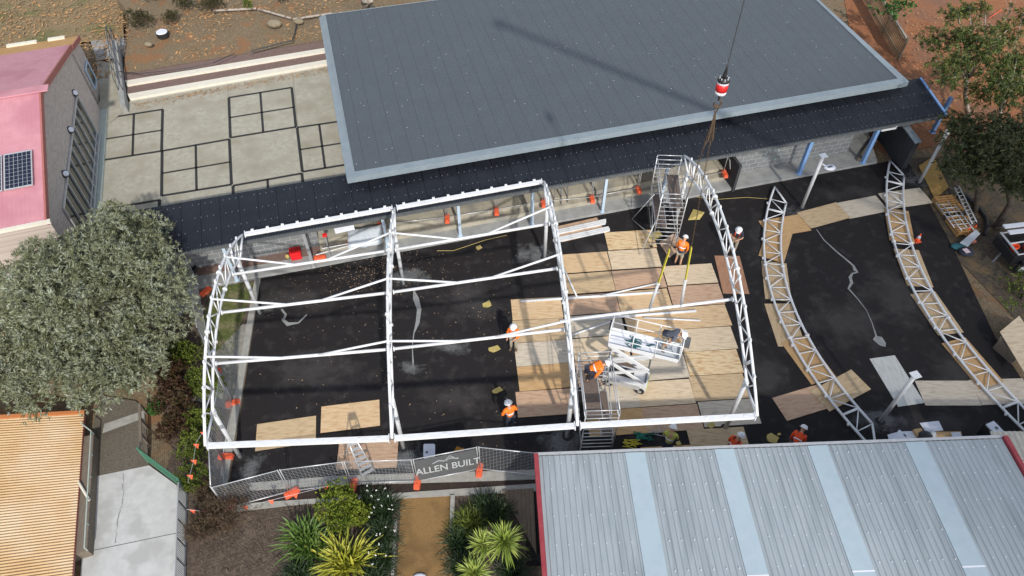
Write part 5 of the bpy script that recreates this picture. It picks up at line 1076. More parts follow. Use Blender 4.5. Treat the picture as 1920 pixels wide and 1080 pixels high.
# bunting
BF = [G(352, 905, 1.2), G(362, 868, 1.35), G(368, 828, 1.5), G(388, 800, 1.6)]; BG2 = [G(350, 955, 1.1), G(393, 960, .9), G(432, 948, .6)]
for pts, l in ((BF, 'string of orange flags running up through the hedge to the first truss'), (BG2, 'string of orange flags over the twiggy bush at the fence corner'), ([G(434, 955, .5), G(500, 940, .75), G(560, 925, .9), G(640, 905, 1.2)], 'string of orange flags along the corner fence panel')):
    t = thing('bunting', l, 'bunting', pts[0], 0, 'orange flag strings'); obj('cord', MB().tube(pts, .006, 4), M['alu'], t)
    tot = 4
    for i in range(tot):
        k = (i + .5) / tot * (len(pts) - 1); j = int(k); p = pts[j].lerp(pts[j + 1], k - j); mb = MB(); mb.add([p + Vector((-.11, 0, 0)), p + Vector((.11, .01, 0)), p + Vector((.02, -.06, -.25)), p + Vector((-.11, .008, 0)), p + Vector((.11, .018, 0)), p + Vector((.02, -.052, -.25))], [(0, 1, 2), (5, 4, 3), (0, 3, 4, 1), (1, 4, 5, 2), (2, 5, 3, 0)]); obj('flag', mb, M['block_orange'], t)
p = G(428, 930); t = thing('marker_post', 'black and yellow striped marker post inside the fence corner', 'post', p)
obj('pole', MB().tube([p, p + Vector((0, 0, .9))], .035, 8), M['black'], t)
mb = MB()
for i in range(4): z = .12 + .2 * i; mb.tube([p + Vector((0, 0, z)), p + Vector((0, 0, z + .09))], .037, 8)
obj('stripe', mb, M['strap'], t)
# ---- ramp wall with railing at the court
a, b = G(232, 212, CZ), G(222, 105, CZ); t = thing('ramp_wall', 'low grey wall with a dark metal railing between the side path and the terrace', 'wall', (a + b) / 2)
mb = MB(); e = Vector((.32, 0, 0)); mb.hexa([a, a + e, b + e, b], [a + UP * .55, a + e + UP * .55, b + e + UP * 1.1, b + UP * 1.1]); obj('wall', mb, M['slab'], t)
a2 = a + UP * .55 + Vector((.05, 0, 0)); b2 = b + UP * 1.1 + Vector((.05, 0, 0))
for off in (0, .26):
    o_ = Vector((off, 0, 0)); mb = MB(); mb.tube([a2.lerp(b2, .22) + o_, a2.lerp(b2, .22) + o_ + UP * .85, b2 + o_ + UP * .9, b2 + o_], .028, 6); mb.tube([a2.lerp(b2, .22) + o_ + UP * .45, b2 + o_ + UP * .45], .02, 6)
    for k in (.4, .6, .8): mb.tube([a2.lerp(b2, k) + o_, a2.lerp(b2, k) + o_ + UP * .87], .022, 6)
    obj('railing', mb, M['greymetal'], t, True)
# ---- timber paling fence, top right
a, b = G(1682, 112, 0), G(1604, -25, 0); t = thing('paling_fence', 'timber paling fence behind the right end of the dark roof', 'fence', (a + b) / 2)
n = 46; mb = MB(); dd = (b - a).normalized()
for i in range(n):
    p = a.lerp(b, (i + .5) / n); h = 1.5; q = [p - dd * .065 + Vector((.012, 0, 0)), p + dd * .065 + Vector((.012, 0, 0)), p + dd * .065 - Vector((.012, 0, 0)), p - dd * .065 - Vector((.012, 0, 0))]; mb.hexa([v for v in q], [v + UP * h for v in q])
obj('palings', mb, M['timber'], t)
mb = MB()
for z in (.3, 1.25): mb.beam(a + Vector((.05, 0, z)), b + Vector((.05, 0, z)), .06, .09)
mb.beam(a + UP * 1.53, b + UP * 1.53, .12, .04); obj('rails', mb, M['kerb'], t)
for k in (0, .33, .66, 1): obj('post', MB().box(a.lerp(b, k) + Vector((.09, 0, .78)), (.11, .11, 1.6)), M['oldtimber'], t)

# ================================================================== SMALL THINGS
for px, rz, l, s in [((913, 572), .5, 'yellow foam piece at the far left of the deck corner, shaped like a torn square', (.42, .34)), ((927, 655), .4, 'yellow foam strip left of the standing worker in orange', (.55, .30)), ((932, 733), .45, 'yellow foam strip above the bending worker, on the asphalt', (.50, .26)), ((898, 465), .5, 'yellow foam piece on the asphalt near the verandah edge, between second and third trusses', (.32, .26)), ((901, 434), .2, 'small yellow foam piece on the concrete edge by the verandah', (.32, .18)), ((1447, 823), .9, 'crumpled olive foam piece beside the bending worker in red-orange', (.46, .5)), ((1333, 798), .6, 'yellowish foam scrap at the base of the near right column', (.32, .26)), ((1272, 832), .5, 'small foam scrap right of the worker in yellow', (.22, .2)), ((1460, 815), .3, 'tiny pale foam scrap beside the crumpled foam', (.16, .1))]:
    q = G(*px); r = random.Random(int(px[0])); pts = []
    for i in range(9):
        a = 2 * math.pi * i / 9 + r.uniform(-.2, .2); c_, s_ = math.cos(a), math.sin(a); k = 1 / max(abs(c_), abs(s_)) * r.uniform(.8, 1.02); x, y = c_ * k * s[0] / 2, s_ * k * s[1] / 2
        pts.append((q.x + x * math.cos(rz) - y * math.sin(rz), q.y + x * math.sin(rz) + y * math.cos(rz)))
    o = obj('foam_piece', MB().prism(pts, .008, .05), M['foam']); tag(o, l, 'foam piece', 'torn yellow foam pieces')
# white lid on the asphalt
q = G(805, 847); t = thing('hatch_cover', 'white plastic cover with a dark spot lying on the asphalt behind the banner', 'cover', q)
mb = MB(); pts = []
for cx_, cy_, a0 in ((.17, .26, 0), (-.17, .26, 90), (-.17, -.26, 180), (.17, -.26, 270)):
    for k in range(4): a = R(a0 + 30 * k); pts.append((q.x + cx_ + .06 * math.cos(a) + (cy_ * -.08), q.y + cy_ + .06 * math.sin(a)))
obj('panel', mb.prism(pts, .01, .05), M['paper'], t); obj('catch', MB().lathe([(.05, .05), (.05, .065), (.02, .07)], (q.x - .09, q.y - .05, 0), 12), M['greymetal'], t)
# papers, board and bag beside the zinc roof
for i, (px, l) in enumerate([([(1664, 815), (1690, 808), (1700, 828), (1668, 830)], 'fan of white papers left of the dark bag, leftmost of the papers'), ([(1690, 809), (1716, 808), (1733, 822), (1702, 829)], 'white papers in front of the dark bag, beside the fanned ones'), ([(1724, 793), (1760, 789), (1769, 807), (1736, 810)], 'large white paper sheet behind the dark bag'), ([(1783, 811), (1800, 810), (1806, 824), (1788, 825)], 'white sheet lying on the brown board')]):
    q = [G(x, y, .05 + .012 * i + (.10 if i == 3 else 0)) for x, y in px]; mb = MB()
    for k in range(3 if i < 2 else 1):
        o_ = Vector((.05 * k, -.03 * k, .012 * k)); c = sum(q, Vector()) / 4; Rm = Matrix.Rotation(.25 * k, 3, 'Z'); qq = [c + Rm @ (p - c) + o_ for p in q]; mb.hexa([p - Vector((0, 0, .008)) for p in qq][::-1], qq[::-1])
    o = obj('paper_sheet', mb, M['paper']); tag(o, l, 'paper', 'papers beside the zinc roof')
q = [G(1748, 809, .12), G(1802, 809, .12), G(1808, 835, .12), G(1752, 837, .12)]; mb = MB(); mb.hexa([p - Vector((0, 0, .10)) for p in q][::-1], q[::-1]); o = obj('brown_board', mb, PLY[5]); tag(o, 'brown board at the edge of the zinc roof with a white sheet on it', 'board')
q = G(1735, 818, .2); o = obj('bag', MB().ball(q, .30, 10, (1, .8, .6)), M['black'], None, True); tag(o, 'dark bag lying among the white papers', 'bag')
q = G(1722, 812, .12); o = obj('cardboard_box', MB().box(q, (.34, .3, .2), .2), PLY[5]); tag(o, 'small open cardboard box among the white papers', 'box')
q = G(1748, 814, .22); o = obj('helmet', MB().lathe([(.16, 0), (.165, .02), (.13, .02), (.10, .10), (.02, .14)], q, 14), M['plastic_sheet'], None, True); tag(o, 'pale helmet resting beside the dark bag', 'helmet')
q = G(1844, 824); t = thing('bin', 'dark upright bin with a white lid right of the brown board', 'bin', q); obj('body', MB().hexa([q + Vector(v) for v in ((-.2, -.22, 0), (.2, -.22, 0), (.2, .22, 0), (-.2, .22, 0))], [q + Vector(v) for v in ((-.25, -.28, .85), (.25, -.28, .85), (.25, .28, .85), (-.25, .28, .85))]), M['black'], t)
obj('lid', MB().box(q + Vector((0, 0, .88)), (.40, .52, .06), .4), M['paper'], t); obj('logo', MB().lathe([(.07, .91), (.07, .916)], (q.x + .05, q.y, 0), 10), M['greymetal'], t)
# traffic cone
def cone(px, l, mesh_only=False):
    q = G(*px); t = thing('traffic_cone', l, 'cone', q); mb = MB(); mb.box(q + Vector((0, 0, .02)), (.30, .30, .04), .3); obj('base', mb, M['block_orange'], t)
    obj('cone', MB().lathe([(.125, .04), (.085, .22)], q, 14), M['hired'], t, True); obj('cone', MB().lathe([(.048, .38), (.025, .5)], q, 14), M['hired'], t, True); obj('band', MB().lathe([(.085, .22), (.048, .38)], q, 14), M['paper'], t, True)
cone((1719, 452), 'orange and white traffic cone standing right of the right lying truss')
# green rope and straps near the worker in yellow
r = random.Random(12)
def tangle(name, px, rad, n, m, l, th=.015, flat=1.0):
    c = G(*px, .03); mb = MB()
    for _ in range(n):
        pts = [c + Vector((r.uniform(-rad, rad), r.uniform(-rad, rad) * flat, r.uniform(0, .06))) for _ in range(5)]; sm_ = []
        for i in range(4):
            for k in range(4): sm_.append(pts[i].lerp(pts[i + 1], k / 4))
        mb.tube(sm_, th, 5)
    o = obj(name, mb, m); tag(o, l, name.replace('_', ' ')); return o
M['greenrope'] = mat('green_rope', (.015, .16, .11), (.02, .20, .14), 8, .8)
tangle('rope', (1208, 818), .45, 5, M['greenrope'], 'tangle of green rope left of the worker in yellow', .018, .5); tangle('webbing', (1185, 833), .40, 4, M['strap'], 'olive yellow webbing straps bunched by the near scaffold', .02, .6); tangle('cord', (1232, 808), .4, 4, M['alu'], 'thin pale cord looped on the plywood above the worker in yellow', .006, .7)
tangle('webbing', (860, 843), .22, 5, mat('orange_webbing', (.55, .22, .03), (.6, .3, .05), 8, .9), 'small heap of orange webbing on the asphalt behind the fence', .02, .5)
o = obj('cord', MB().tube([G(*p, .02) for p in ((1303, 369), (1340, 374), (1400, 370), (1440, 373))], .012, 5), M['foam']); tag(o, 'pale yellow cord running along the asphalt below the partition wall', 'cord')
o = obj('cord', MB().tube([G(*p, .02) for p in ((820, 470), (850, 470), (880, 460), (910, 450), (950, 441))], .012, 5), M['foam']); tag(o, 'yellowish cord on the asphalt beside the verandah edge, between the second and third trusses', 'cord')
# pallets, frames and cones on the right
def pallet(c, rz, z, l, w=1.15, d=1.05):
    t = thing('pallet', l, 'pallet', (c[0], c[1], z), rz, 'timber pallets by the gum trees')
    for i in range(7): obj('board', MB().box((-w / 2 + .07 + i * (w - .14) / 6, 0, .13), (.10, d, .022)), M['pallet'], t, local=True)
    for y in (-d / 2 + .05, 0, d / 2 - .05): obj('bearer', MB().box((0, y, .06), (w, .09, .10)), M['pallet'], t, local=True)
    return t
pa = math.atan2((G(1818, 440) - G(1770, 375)).y, (G(1818, 440) - G(1770, 375)).x)
for i, (px, l) in enumerate([((1774, 388), 'timber pallet at the far end of the pallet row, under the aluminium frames'), ((1800, 428), 'timber pallet at the near end of the pallet row, under the aluminium frames')]):
    c = G(*px); pallet(c, pa, .0, l); pallet(c + Vector((.03, .02, 0)), pa + .02, .145, l.replace('timber pallet', 'upper timber pallet'))
for i, (px, l) in enumerate([((1783, 402), 'aluminium ladder frame lying on the pallets, leftmost of the frames'), ((1797, 408), 'aluminium ladder frame lying on the pallets, middle of the frames')]):
    c = G(*px, .34 + .06 * i); t = thing('access_ladder', l, 'frame', c, pa, 'aluminium frames on the pallets')
    for s_ in (-.32, .32): obj('stile', MB().tube([(-.95, s_, 0), (.95, s_, 0)], .025, 6), M['alu'], t, True, local=True)
    for k in range(6): obj('rung', MB().tube([(-.75 + .3 * k, -.32, 0), (-.75 + .3 * k, .32, 0)], .02, 6), M['alu'], t, True, local=True)
a, b = G(1790, 352, .5), G(1823, 420, .5); t = thing('ladder', 'long aluminium ladder lying beside the pallets against the black hose', 'ladder', (a + b) / 2); n_ = Vector((.28, .12, 0))
for o_ in (Vector(), n_): obj('stile', MB().tube([a + o_, b + o_], .03, 6), M['alu'], t, True)
for i in range(10): p = a.lerp(b, (i + .5) / 10); obj('rung', MB().tube([p, p + n_], .018, 6), M['alu'], t, True)
for o_ in (0,):
    mb = MB()
    for k in range(4): p = a.lerp(b, k / 3 * .9 + .05) + n_ / 2; mb.box((p.x, p.y, .235), (.25, .10, .47), pa)
    o = obj('timber_block', mb, M['oldtimber']); tag(o, 'row of timber packers holding the long ladder beside the pallets', 'timber block')
o = obj('hose', MB().tube([G(*p, .08) for p in ((1795, 360), (1815, 372), (1835, 390), (1848, 408), (1851, 425), (1846, 440))], .09, 10), M['black'], None, True); tag(o, 'thick black corrugated hose curving round the pallets', 'hose')
for px, l in (((1818, 428), 'orange helmet-like cone head at the near end of the pallets'), ((1829, 425), 'orange cone head wedged beside the ladder end')):
    q = G(*px, .3); o = obj('traffic_cone', MB().lathe([(.17, -.28), (.17, -.25), (.11, -.24), (.04, .10)], q, 12), M['hired'], None, True); tag(o, l, 'cone', 'cones by the pallets')
q = [G(1800, 455, .25), G(1830, 430, .45), G(1838, 438, .45), G(1815, 462, .25)]; mb = MB(); mb.hexa([p - Vector((0, 0, .03)) for p in q][::-1], q[::-1]); o = obj('offcut', mb, M['plastic_sheet']); tag(o, 'pale grey board offcut leaning at the near end of the pallets', 'board')
q = G(1812, 472, .12); o = obj('bag', MB().ball(q, .36, 10, (1.1, .9, .4)), M['navy'], None, True); tag(o, 'black bag with pink and white papers on it, below the pallets', 'bag'); q = G(1797, 462, .08); o = obj('cloth', MB().ball(q, .30, 10, (1.3, .8, .25)), M['teal'], None, True); tag(o, 'dark teal cloth heap left of the black bag', 'cloth')
q = G(1812, 470, .29); o = obj('leaflet', MB().box(q, (.26, .30, .012), .3), mat('pink_print', (.55, .42, .45), (.65, .52, .55), 14, .8)); tag(o, 'pink and white leaflet lying on the black bag', 'leaflet')
q = G(1822, 452, .1); o = obj('cloth', MB().ball(q, .2, 9, (1.2, .8, .5)), mat('salmon_cloth', (.42, .14, .09), (.5, .18, .12), 8, .9), None, True); tag(o, 'small salmon cloth heap above the black bag', 'cloth')
q = G(1706, 325, .2); mb = MB()
for k in range(5): mb.ball(q + Vector((r.uniform(-.3, .3), r.uniform(-.3, .3), r.uniform(-.1, .1))), r.uniform(.12, .22), 8, (1, 1, .7))
o = obj('rubbish_bag', mb, M['rubber'], None, True); tag(o, 'heap of black plastic left of the far free-standing column', 'rubbish')
# trailer at the right edge
q = G(1901, 488); t = thing('trailer', 'black box trailer with white ladders and orange buckets at the right edge', 'trailer', q)
tzr = .12; X = lambda x, y, z: q + Matrix.Rotation(tzr, 3, 'Z') @ Vector((x, y, z))
obj('chassis', MB().box(X(.2, .1, .55), (2.2, 1.5, .10), tzr), M['black'], t)
for sx, sy, dx, dy in ((-.9, .1, .05, 1.5), (.2, -.62, 2.2, .05), (.2, .82, 2.2, .05)): obj('side_panel', MB().box(X(sx, sy, .80), (dx, dy, .42), tzr), M['black'], t)
for yy in (-.62, .1, .82): obj('rack_bar', MB().tube([X(-.85, yy, 1.15), X(1.3, yy, 1.35)], .04, 6), M['alu'], t)
obj('rack_bar', MB().tube([X(-.85, -.62, 1.2), X(-.85, .82, 1.2)], .05, 6), M['alu'], t)
wh = obj('wheel', MB().lathe([(.14, -.09), (.31, -.09), (.33, -.04), (.33, .04), (.31, .09), (.14, .09)], X(-.30, -.78, .33), 20, Matrix.Rotation(tzr, 3, 'Z') @ Matrix.Rotation(R(90), 3, 'X')), M['rubber'], t, True); obj('rim', MB().lathe([(.19, -.095), (.19, .10), (.06, .105)], X(-.30, -.78, .33), 12, Matrix.Rotation(tzr, 3, 'Z') @ Matrix.Rotation(R(90), 3, 'X')), M['paper'], wh)
obj('mudguard', MB().box(X(-.05, -.78, .72), (.85, .28, .04), tzr), M['black'], t); obj('drawbar', MB().beam(X(-.9, .1, .5), X(-1.5, -.3, .35), .08), M['greymetal'], t)
for dx, l in ((-.35, 'orange bucket inside the trailer, left of the pair'), (.35, 'orange bucket inside the trailer, right of the pair')):
    c = X(dx, .15, .6); o = obj('bucket', MB().lathe([(.15, 0), (.20, .34), (.17, .34), (.13, .05)], c, 14), M['hired'], None, True); tag(o, l, 'bucket', 'buckets in the trailer')
for k, l in ((.55, 'white plank lying across the trailer rack, nearer of the two'), (.95, 'white plank lying across the trailer rack, farther of the two')): o = obj('white_plank', MB().beam(X(-.75, k, 1.45), X(1.3, k + .02, 1.5), .24, .06), M['paper']); tag(o, l, 'plank', 'planks on the trailer')
q = G(1890, 463 - 100 + 5, .2)
# round lid, hose, rocks at the top
q = G(303, 60, 1.25); t = thing('tank_lid', 'round white lid lying among the leaves beside the dark shrubs', 'lid', q); obj('lid', MB().lathe([(.34, -.05), (.36, .0), (.34, .04), (.28, .05)], q, 24), M['paper'], t); obj('rim', MB().lathe([(.37, -.3), (.40, -.02), (.36, .0)], q, 24), M['rubber'], t)
o = obj('hose', MB().tube([G(*p, 1.2) for p in ((222, 134), (260, 138), (310, 133), (360, 126), (400, 118), (440, 100))], .025, 6), M['black']); tag(o, 'thin black irrigation hose along the edge of the bank', 'hose'); o = obj('hose', MB().tube([G(*p, 1.25) for p in ((470, 96), (500, 88), (530, 80), (548, 76), (553, 62), (556, 45))], .045, 6), M['black']); tag(o, 'thicker black hose curving on the leafy bank near the dark roof', 'hose')
for px, s_, l in (((514, 44), .45, 'large tan boulder on the leafy bank'), ((278, 83), .24, 'small brown rock among leaves below the round lid'), ((560, 40), .3, 'grey rock beside the log edging near the dark roof')):
    q = G(*px, 1.2); o = obj('boulder', MB().ball(q, s_, 9, (1.2, .8, .6)), M['stone'], None, True); tag(o, l, 'rock', 'rocks on the bank')
for a, b, l in (((400, 20), (480, 16), 'pale log edging at the top of the bank, left log'), ((485, 17), (545, 34), 'pale log edging at the top of the bank, middle log'), ((550, 36), (622, 25), 'pale log edging reaching towards the dark roof')): o = obj('log', MB().tube([G(*a, 1.25), G(*b, 1.25)], .07, 8), M['bark']); tag(o, l, 'log', 'log edging on the bank')
q = G(140, 1085 - 5, 0)
o = obj('white_cloth', MB().ball(G(787, 1082, .04), .16, 9, (1.6, .9, .4)), M['paper'], None, True); tag(o, 'small white cloth on the gravel path at the bottom edge', 'cloth')
q = G(357, 505, .3); t = thing('planter', 'dark round pot on the concrete beside the silver tree', 'pot', q); obj('pot', MB().lathe([(.22, -.3), (.30, .1), (.25, .1), (.2, -.05)], q, 16), M['black'], t, True)
# orange pole in the mulch
o = obj('survey_pole', MB().tube([G(1878, 18, .03), G(1854, 34, .03)], .03, 6), M['block_orange']); tag(o, 'thin orange pole lying on the orange mulch at the top right', 'pole')

# ================================================================== VEGETATION
def leaf(mb, c, d, n_, L, W):
    d = d.normalized(); s_ = d.cross(n_); s_ = s_.normalized() if s_.length > 1e-3 else Vector((1, 0, 0)); mb.add([c, c + d * L * .5 + s_ * W / 2, c + d * L, c + d * L * .5 - s_ * W / 2], [(0, 1, 2, 3)])
def rv(r): 
    while 1:
        v = Vector((r.uniform(-1, 1), r.uniform(-1, 1), r.uniform(-1, 1)))
        if .05 < v.length < 1: return v.normalized()
def tuft(mb, c, ax, r, n, L, W, spread=.9):
    for _ in range(n):
        d = (ax + rv(r) * spread).normalized(); leaf(mb, c + rv(r) * L * .12, d, rv(r), L * r.uniform(.6, 1.1), W)
def crown(lobes, r, dens, n, L, W, spread=.9, up=.35, zmin=-.5, off=Vector()):
    mb = MB()
    for (c, rad) in lobes:
        c = Vector(c) + off; k = int(dens * (rad[0] * rad[1] + rad[0] * rad[2] + rad[1] * rad[2]) / 3 * 12.6)
        for _ in range(k):
            v = rv(r)
            if v.z < zmin: continue
            f = r.uniform(.70, 1.02) if r.random() < .8 else r.uniform(.35, .75)
            q_ = c + Vector((v.x * rad[0], v.y * rad[1], v.z * rad[2])); nz = NZ(q_ * 1.25)
            if nz < -.12 and r.random() < .85: f *= .72
            p = c + Vector((v.x * rad[0], v.y * rad[1], v.z * rad[2])) * f * (1 + .25 * nz); tuft(mb, p, (v + UP * up).normalized(), r, n, L, W, spread)
    return mb
def clumps(lobes, r, dens, rad_c, per, n, L, W, off):
    "crown of separate leaf clumps with gaps between them"
    mb = MB()
    for (c, rad) in lobes:
        c = Vector(c) + off
        for _ in range(int(dens * (rad[0] * rad[1] + rad[0] * rad[2] + rad[1] * rad[2]) / 3 * 12.6)):
            v = rv(r)
            if v.z < -.45: continue
            p = c + Vector((v.x * rad[0], v.y * rad[1], v.z * rad[2])) * r.uniform(.78, 1.10); k = rad_c * r.uniform(.55, 1.25); ax = (v + UP * .5).normalized()
            for _ in range(int(per * (k / rad_c) ** 2)):
                w_ = rv(r); q = p + w_ * k * r.uniform(.45, 1.0)
                if (w_.dot(ax)) < -.55: continue
                tuft(mb, q, (w_ * .8 + ax).normalized(), r, n, L, W, .95)
    return mb
def trunk(name, base, pts, r0, r1, m, parent): return obj(name, MB().tube([base] + pts, r0, 8, r1), m, parent, True)
# the big silver-leaved tree
r = random.Random(21); cb = Vector((-16.9, 17.9, 0)); wt = thing('silver_tree', 'big round tree with silvery grey-green leaves left of the frame', 'tree', cb)
lob = [((-16.8, 17.8, 3.3), (2.6, 2.9, 2.5)), ((-16.9, 20.6, 3.1), (1.5, 1.5, 1.6)), ((-17.6, 22.3, 3.0), (1.1, 1.0, 1.1)), ((-16.3, 21.9, 3.0), (1.0, .9, 1.1)), ((-15.6, 19.6, 3.1), (1.5, 1.6, 1.5)), ((-14.3, 17.9, 2.9), (1.3, 1.5, 1.3)), ((-14.9, 16.2, 2.7), (1.3, 1.4, 1.3)), ((-16.0, 15.4, 2.7), (1.6, 1.3, 1.4)), ((-18.6, 16.2, 2.9), (1.7, 1.7, 1.6)), ((-19.2, 18.4, 3.1), (1.7, 1.9, 1.7)), ((-18.6, 20.2, 2.9), (1.3, 1.3, 1.4)), ((-20.2, 17.0, 2.7), (1.4, 1.6, 1.4)), ((-15.3, 14.5, 2.6), (1.3, 1.1, .9)), ((-17.4, 14.4, 2.6), (1.5, 1.2, 1.0)), ((-14.7, 15.2, 2.5), (1.1, .9, .9)), ((-19.4, 14.9, 2.6), (1.5, 1.2, 1.0)), ((-17.2, 17.0, 5.0), (1.5, 1.5, 1.0)), ((-15.9, 18.3, 4.6), (1.2, 1.2, .9)), ((-18.0, 18.6, 4.7), (1.2, 1.2, .9))]
obj('crown', clumps(lob, r, 3.9, .40, 15, 9, .20, .036, Vector((0, .35, .15))), M['wattle'], wt); obj('inner_foliage', crown([(c, tuple(k * .82 for k in rd)) for c, rd in lob], r, 20, 10, .22, .04, 1.15, .2, off=Vector((0, .35, .1))), M['wattle'], wt)
trunk('trunk', cb, [cb + Vector((.1, 0, 1.2)), cb + Vector((.1, .1, 2.5)), cb + Vector((.2, 0, 4.0))], .24, .08, M['darkbark'], wt)
mb = MB()
for (c, rad) in lob[1:11]: mb.tube([cb + Vector((0, 0, 1.3)), cb.lerp(Vector(c), .5) + Vector((0, 0, .9)), Vector(c)], .08, 6, .02)
obj('limb', mb, M['darkbark'], wt, True)
# gum trees at the right
def gum(label, base, clus, zc, lean, m='bark', r0=.14, dens=32, L=.30, W=.055, leafm='gum', seed=1, n=9):
    r = random.Random(seed); b = G(*base); t = thing('gum_tree', label, 'tree', b, 0, 'gum trees at the right edge'); lob = []
    for (px, rad) in clus:
        z = zc + r.uniform(-.6, .6); c = G(*px, z); lob.append((c, (rad * r.uniform(.8, 1.1), rad * r.uniform(.7, 1.0), rad * .7)))
    cc = sum((l[0] for l in lob), Vector()) / len(lob)
    mb = MB()
    for c, rad in lob:
        for _ in range(int(dens * rad[0] * rad[0] * 4)):
            v = rv(r); p = c + Vector((v.x * rad[0], v.y * rad[1], v.z * rad[2])) * r.uniform(.2, 1.25)
            if NZ(p * 1.3) < -.28: continue
            tuft(mb, p, Vector((v.x * .7, v.y * .7, -.55)), r, n, L, W, .75)
    obj('crown', mb, M[leafm], t)
    fk = b.lerp(Vector((cc.x, cc.y, cc.z)), .55); trunk('trunk', b, [b.lerp(fk, .5) + Vector((lean, 0, .3)), fk], r0, r0 * .6, M[m], t)
    mb = MB()
    for c, rad in lob: mb.tube([fk, fk.lerp(c, .55) + Vector((r.uniform(-.3, .3), r.uniform(-.3, .3), .25)), c + Vector((0, 0, rad[2] * .4))], r0 * .45, 6, .015)
    obj('limb', mb, M[m], t, True); return t
gum('tall gum tree with a slender white trunk, crown over the orange mulch', (1817, 222), [((1752, 72), 1.0), ((1790, 25), .85), ((1815, 18), .8), ((1800, 62), 1.0), ((1828, 80), 1.2), ((1858, 95), 1.1), ((1888, 62), 1.1), ((1868, 122), .9), ((1782, 132), 1.0), ((1800, 112), .9), ((1752, 118), .5), ((1846, 12), .6), ((1783, 152), .5)], 4.6, -.35, seed=31)
gum('gum tree with a pale bare trunk, spreading to the right edge', (1851, 283), [((1838, 172), .9), ((1872, 150), 1.0), ((1900, 130), 1.0), ((1918, 165), 1.0), ((1880, 185), .9), ((1915, 30), .9), ((1905, 105), .7), ((1940, 120), 1.4)], 4.2, .25, seed=32)
gum('dense dark gum with drooping leaves beside the end of the verandah', (1828, 395), [((1790, 240), .9), ((1812, 232), .9), ((1795, 268), 1.0), ((1825, 265), 1.1), ((1788, 300), .8), ((1815, 300), 1.0), ((1845, 290), 1.0), ((1800, 325), .6), ((1850, 320), .9), ((1830, 335), .7), ((1808, 255), 1.1), ((1838, 245), 1.1), ((1782, 318), .6), ((1865, 300), 1.0)], 3.0, .1, 'darkbark', .16, 36, .26, .05, seed=33, leafm='gumshade')
gum('dark gum with a leaning rough trunk at the right edge beside the trailer', (1868, 428), [((1875, 245), 1.2), ((1905, 235), 1.2), ((1885, 285), 1.2), ((1915, 290), 1.3), ((1890, 325), 1.0), ((1925, 340), 1.2), ((1945, 260), 1.6), ((1960, 330), 1.4), ((1870, 275), 1.1), ((1895, 260), 1.2), ((1910, 315), 1.1)], 3.6, .3, 'darkbark', .20, 34, .28, .052, seed=34, leafm='gumshade')
gum('small bright green tree behind the paling fence at the top', (1665, 60), [((1652, 5), .8), ((1672, 12), .7), ((1690, 2), .6), ((1704, 6), .5), ((1678, 28), .4)], 2.6, 0, 'bark', .06, 26, .2, .09, 'freshleaf', 35)
t = gum('low dark scrub behind the trailer at the right edge', (1915, 560), [((1915, 520), .7), ((1900, 560), .5), ((1925, 545), .8)], .9, 0, 'darkbark', .06, 24, .2, .05, 'hedge', 36)
# bare twiggy sapling in the mulch
b = G(1880, 45); t = thing('sapling', 'leafless grey sapling standing on the orange mulch', 'tree', b); mb = MB(); r = random.Random(5)
for _ in range(9): d = Vector((r.uniform(-.5, .5), r.uniform(-.5, .5), 1)); s0 = b + UP * r.uniform(.5, 1.2); mb.tube([s0, s0 + d * .5, s0 + d * 1.1 + rv(r) * .2], .02, 5, .005)
obj('trunk', MB().tube([b, b + UP * 1.3], .035, 6, .02), M['bark'], t); obj('branches', mb, M['bark'], t)
# tree stump trunk at top centre
b = G(690, 10, 1.2); t = thing('tree', 'thick trunk of a tall tree at the top edge behind the dark roof', 'tree', b); obj('trunk', MB().tube([b - UP * .2, b + UP * .3, b + Vector((.1, .3, 1.5)), b + Vector((.2, .6, 6))], .45, 14, .3), M['bark'], t, True)
obj('crown', crown([((b.x, b.y + 1.2, 9.0), (2.5, 2.2, 1.4)), ((b.x - 1.8, b.y + 2, 8.5), (1.5, 1.4, 1))], random.Random(3), 5, 8, .3, .06), M['gum'], t)
# shrubs on the bank
def shrub(px, z, rad, label, m, seed, dens=30, n=8, L=.16, W=.03, grp='shrubs on the bank', up=.6, hz=.8, name='shrub', stem=True, spread=.9):
    r = random.Random(seed); b = G(*px, z); t = thing(name, label, 'shrub', b, 0, grp)
    lob = [(b + Vector((r.uniform(-.4, .4) * rad, r.uniform(-.4, .4) * rad, rad * hz * r.uniform(.5, 1))), (rad * r.uniform(.5, .8),) * 2 + (rad * hz * .7,)) for _ in range(4)]
    obj('foliage', crown(lob, r, dens, n, L, W, spread, up), M[m], t)
    if stem: mb = MB(); [mb.tube([b - UP * .1, b.lerp(l[0], .6), l[0]], .025, 5, .01) for l in lob]; obj('stems', mb, M['darkbark'], t)
    return t
for i, (px, rd, l, m) in enumerate([((262, 48), .95, 'dark feathery shrub left of the round white lid', 'shrub'), ((322, 40), .65, 'small dark shrub right of the round white lid', 'shrub'), ((352, 12), .8, 'dark shrub at the top edge above the small shrub', 'shrub'), ((402, 22), .9, 'dark brown shrub at the top edge beside the log edging', 'shrub'), ((469, 16), .45, 'small upright green shrub among the log edging', 'hedge'), ((540, 0), .8, 'dark shrub cut by the top edge near the dark roof', 'shrub'), ((300, -5), .9, 'shrub at the very top edge above the round lid', 'shrub')]): shrub(px, 1.2, rd, l, m, 40 + i)
